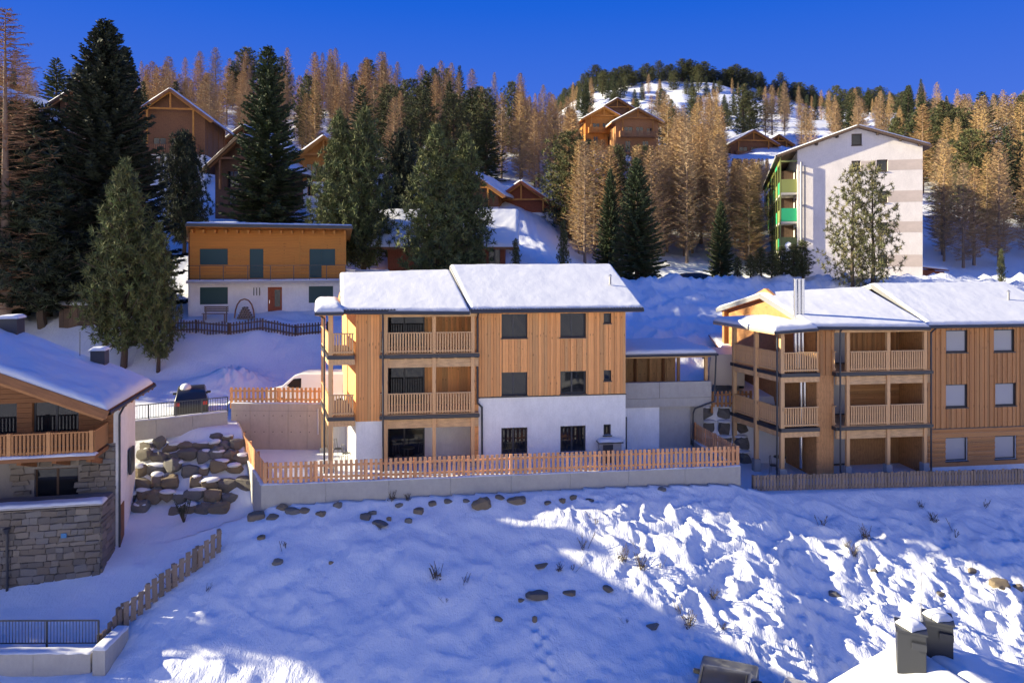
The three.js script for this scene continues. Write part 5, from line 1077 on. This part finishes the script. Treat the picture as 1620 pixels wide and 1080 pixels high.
for (const [kind, x, z, h, spread, label, v = 0, sink = 0] of [
  ['dark', -30.3, -54, 21.5, 1.15, 'tallest black-green spruce at the left, its tip far above the chalets'],
  ['dark', -30.6, -57.5, 20.4, 0.8, 'slim dark spruce just right of the tallest spruce', 1],
  ['darkPine', -35.6, -53, 15.5, 1.5, 'broad shaded pine left of the tallest spruce'],
  ['darkPine', -32.6, -50.5, 10.5, 1.55, 'low shaded pine in front of the tallest spruce'],
  ['darkPine', -38.5, -51.5, 12, 1.4, 'shaded pine near the left edge behind the bare larch'],
  ['dark', -33.6, -52.5, 13.5, 1.7, 'shaded spruce filling the gap below the tallest spruce', 1],
  ['larch', -34.2, -49, 22.5, 1.7, 'tall bare larch at the left edge of the picture'],
  ['pine', -25.1, -47, 13.4, 0.85, 'olive green stone pine left of the orange house'],
  ['pine', -22.7, -46.6, 9.6, 0.7, 'smaller stone pine leaning against the big one by the orange house', 1],
  ['darkPine', -31.2, -69, 11.7, 0.85, 'dark pine in front of the large chalet'],
  ['spruce', -24.2, -72, 19.6, 1.1, 'tall full spruce between the large chalet and the orange gable'],
  ['pine', -14.8, -62.5, 14.4, 0.85, 'left of the two round-topped pines beside the orange gable'],
  ['pine', -12.6, -62, 14.9, 0.88, 'right of the two round-topped pines beside the orange gable', 1],
  ['darkPine', -10.4, -69, 11.8, 0.8, 'dark slim pine behind the big pine above the middle house'],
  ['pine', -5.9, -57.2, 13.7, 1.0, 'big round pine right behind the ridge of the middle house'],
  ['pine', -3.8, -59, 13.2, 0.85, 'pine with bluish boughs right of the big round pine', 1],
  ['spruce', 10.4, -60.5, 10.6, 1.1, 'bright green spruce standing alone behind the middle house roof'],
  ['spruce', 8.6, -63.5, 10.2, 0.8, 'narrow spruce left of the bright green one', 1],
  ['spruce', 20.0, -69.5, 7.6, 0.95, 'green spruce on the bank left of the tall block'],
  ['conifer', 4.3, -61, 5.4, 0.7, 'small spruce left of the larches behind the middle house roof'],
  ['conifer', 0.3, -60, 4.6, 0.75, 'small pine at the end of the snowy chalet roof'],
  ['loose', 25.6, -54.6, 9.6, 0.85, 'open-branched pine before the pale block, left of the two stems'],
  ['loose', 27.3, -54.9, 9.7, 0.82, 'open-branched pine before the pale block, right of the two stems'],
  ['pine', -27.5, -25.4, 6.2, 0.8, 'unseen pine left of the garage wall, outside the picture, added to shade the lower fence'],
  ['pine', -29, -27.6, 7.6, 0.9, 'second unseen pine added left of the garage wall, outside the picture', 1],
  ['spruce', -26.5, -23.6, 5.0, 0.6, 'young spruce left of the garage wall, outside the picture'],
  ['dark', -44.5, -53.6, 17, 1.2, 'unseen dark spruce left of the picture edge, added to shade the snow beside the orange house'],
  ['dark', -48, -51.5, 18, 1.2, 'second unseen dark spruce added left of the picture edge', 1],
  ['dark', -51, -56, 18, 1.3, 'third unseen dark spruce added left of the picture edge'],
  ['darkPine', -43, -48.5, 13, 1.2, 'shaded pine left of the picture edge, nearest the lane'],
  ['conifer', 37.4, -55.5, 2.9, 0.7, 'little spruce above the roof at the right edge'],
]) {
  const list = near[kind], p = list[v % list.length], base = kind === 'larch' ? 16 : 10, s = h / base;
  makeTree({ dark: 'spruce_tree', spruce: 'spruce_tree', pine: 'pine_tree', darkPine: 'pine_tree', loose: 'pine_tree', conifer: 'conifer_tree', larch: 'larch_tree' }[kind], p, label, [x, ground(x, z) - 0.1 - sink, z], x * 1.7 + z, [s * spread * 0.85, s, s * spread * 0.85], undefined, kind === 'larch' ? larchBark : barkMat);
}
{ // clipped conifers in a row beside the tall block
  const r = rngOf(611);
  for (const [x, z, h] of [[18.6, -56.6, 1.9], [19.5, -56.9, 2.3], [20.3, -56.7, 2.2], [21.2, -57, 2.7], [22.0, -56.8, 2.9], [22.8, -57, 3.1], [17.7, -57, 1.7]]) {
    const s = h / 10;
    makeTree('hedge_conifer', near.conifer[0], 'small dense conifer in the row beside the pale block', [x, ground(x, z) - 0.1, z], r() * 6, [s * 1.7, s, s * 1.7], 'row of small conifers beside the pale block');
  }
}
// -- the wooded hill: every tree a copy of a few shapes
const hill = {
  larch: [larchProto(701, 14, 2.8, 190, [0.42, 0.27, 0.13], 17, 0.022), larchProto(702, 14, 3.1, 200, [0.38, 0.25, 0.135], 17, 0.022), larchProto(703, 14, 2.4, 180, [0.46, 0.31, 0.14], 16, 0.022), larchProto(704, 14, 2.7, 190, [0.34, 0.235, 0.14], 17, 0.022)],
  ever: [spruceProto(711, 12, 2.9, 170, [0.05, 0.066, 0.024], 0.7), pineProto(712, 12, 3.7, 170, [0.09, 0.095, 0.032]), pineProto(713, 12, 3.4, 160, [0.07, 0.078, 0.028]), spruceProto(714, 12, 2.5, 160, [0.042, 0.06, 0.024], 0.7)],
};
const protoTree = { larch: [], ever: [] };
const hillCount = {}, farWood = [];
function hillTree(kind, x, z, h, r, ridge) {
  const list = hill[kind], i = ridge ? 1 + Math.floor(r() * 2) : Math.floor(r() * list.length), base = kind === 'larch' ? 14 : 12, s = h / base, wide = s * (0.75 + r() * 0.65) * (ridge ? 1.4 : 1);
  const label = ridge ? 'dark pine standing on the far snowy ridge' : kind === 'larch' ? 'bare tan larch in the sunlit wood on the hillside' : 'dark evergreen among the larches on the hillside';
  const group = ridge ? 'pines along the far ridge' : kind === 'larch' ? 'larches on the hillside' : 'evergreens on the hillside';
  const name = ridge ? 'ridge_pine' : kind === 'larch' ? 'hillside_larch' : 'hillside_evergreen', key = name + i, at = [x, ground(x, z) - 0.3, z];
  hillCount[name] = (hillCount[name] ?? 0) + 1;
  if (hillCount[name] > 290) { (farWood[i] ??= []).push(new THREE.Matrix4().compose(V(...at), new THREE.Quaternion().setFromAxisAngle(V(0, 1, 0), r() * 6.28), V(wide, s, wide))); return; }
  const first = protoTree[key];
  if (!first) protoTree[key] = makeTree(name, list[i], label, at, r() * 6.28, [wide, s, wide], group, kind === 'larch' ? larchBark : barkMat);
  else copyOf(first, at, r() * 6.28, [wide, s, wide], label);
}
{
  const r = rngOf(801), placed = [];
  const blockFree = (x, z) => { const dx = x - 25.94, dz = z + 66, c = Math.cos(17 * RAD), s = Math.sin(17 * RAD), lx = dx * c + dz * -s * -1 * -1, lz = dx * s * 1 + dz * c; const ax = dx * c - dz * s * -1 * -1; return !((dx * c + dz * s) > -3 && (dx * c + dz * s) < 13.5 && (-dx * s + dz * c) > -42 && (-dx * s + dz * c) < 12); };
  const fit = (x, z, h) => {                                        // the height a tree may have at this spot, 0 for none
    if (!blockFree(x, z)) return 0;
    for (const [cx, cz, w, len, sill] of chaletSpots) {
      if (Math.hypot(x - cx, z - (cz - len / 2)) < Math.max(w, len) * 0.75) return 0;
      const t = z / cz;                                            // the wood was thinned where it would hide a chalet's upper floor from the valley
      if (t < 1 && Math.abs(x - cx * t) < w * 0.5 * t + 1.2) h = Math.min(h, 10 + (sill - 10) * t - ground(x, z));
    }
    return h;
  };
  const put = (kind, x, z, h, gap, ridge) => {
    h = fit(x, z, h);
    if (h < 4 || placed.some(([a, b]) => Math.hypot(a - x, b - z) < gap)) return false;
    placed.push([x, z]);
    hillTree(kind, x, z, h, r, ridge);
    return true;
  };
  const X = (px, d) => (px - 810) * d / 1150;
  const scatter = (n, p0, p1, d0, d1, share, h0, h1, gap) => { for (let k = 0, t = 0; k < n && t < n * 12; t++) { const d = Math.sqrt(mix(d0 * d0, d1 * d1, r())), x = X(mix(p0, p1, r()), d), kind = n2(x * 0.03, d * 0.03) * 0.35 + r() < share ? 'larch' : 'ever'; if (put(kind, x, -d, mix(h0, h1, r()), gap)) k++; } };
  scatter(34, 820, 1230, 76, 88, 0.85, 12.5, 16, 2.1);               // larches behind the middle house
  scatter(50, 820, 1230, 88, 118, 0.92, 11, 15, 2.6);
  scatter(26, 1060, 1215, 78, 135, 0.75, 6, 10, 2.2);
  scatter(24, 1130, 1216, 84, 150, 0.55, 5, 9, 2.0);
  scatter(16, 1470, 1680, 74, 92, 0.85, 10, 13.5, 2.2);            // right of the tall block
  scatter(26, 1440, 1700, 92, 130, 0.7, 11, 15, 2.8);
  scatter(30, 1180, 1700, 118, 160, 0.8, 10, 14, 3.2);
  scatter(44, 840, 1260, 120, 175, 0.85, 9, 13, 3.4);
  scatter(38, 560, 860, 92, 150, 0.7, 9, 14, 3.0);
  scatter(40, 540, 860, 150, 208, 0.75, 7, 15, 3.4);
  scatter(44, 180, 620, 105, 150, 0.95, 11, 15, 3.0);
  scatter(90, 150, 620, 150, 212, 0.88, 8, 17, 3.0);
  scatter(30, -80, 260, 95, 200, 0.9, 11, 16, 4);
  scatter(34, 1230, 1720, 160, 235, 0.65, 9, 13, 4);
  scatter(40, 1280, 1720, 235, 305, 0.55, 8, 12, 5);
  scatter(22, 880, 1000, 215, 305, 0.1, 7, 10, 4); scatter(46, 1000, 1290, 190, 300, 0.3, 5, 9, 5);                 // scattered on the open snow
  for (const [n, p0, p1, d0, d1] of [[58, 880, 1300, 306, 326], [34, 1290, 1700, 304, 328]]) for (let k = 0, t = 0; k < n && t < 600; t++) { const d = mix(d0, d1, r()), x = X(mix(p0, p1, (k + r()) / n), d); if (put('ever', x, -d, mix(6.5, 10.5, r()), 3, true)) k++; }
}

farWood.forEach((list, i) => {                                        // the farthest larches, past counting, as one wood
  for (const [n, geo, m] of [['distant_larch_wood', hill.larch[i].crown, leafMat], ['distant_larch_trunks', hill.larch[i].trunk, larchBark]]) {
    const o = new THREE.InstancedMesh(geo, m, list.length);
    list.forEach((q, k) => o.setMatrixAt(k, q));
    o.name = numbered(n);
    o.userData = { kind: 'stuff', label: 'mass of bare tan larches filling the wood on the hillside', category: 'wood' };
    o.castShadow = o.receiveShadow = true;
    scene.add(o);
  }
});

renderer.render(scene, camera);
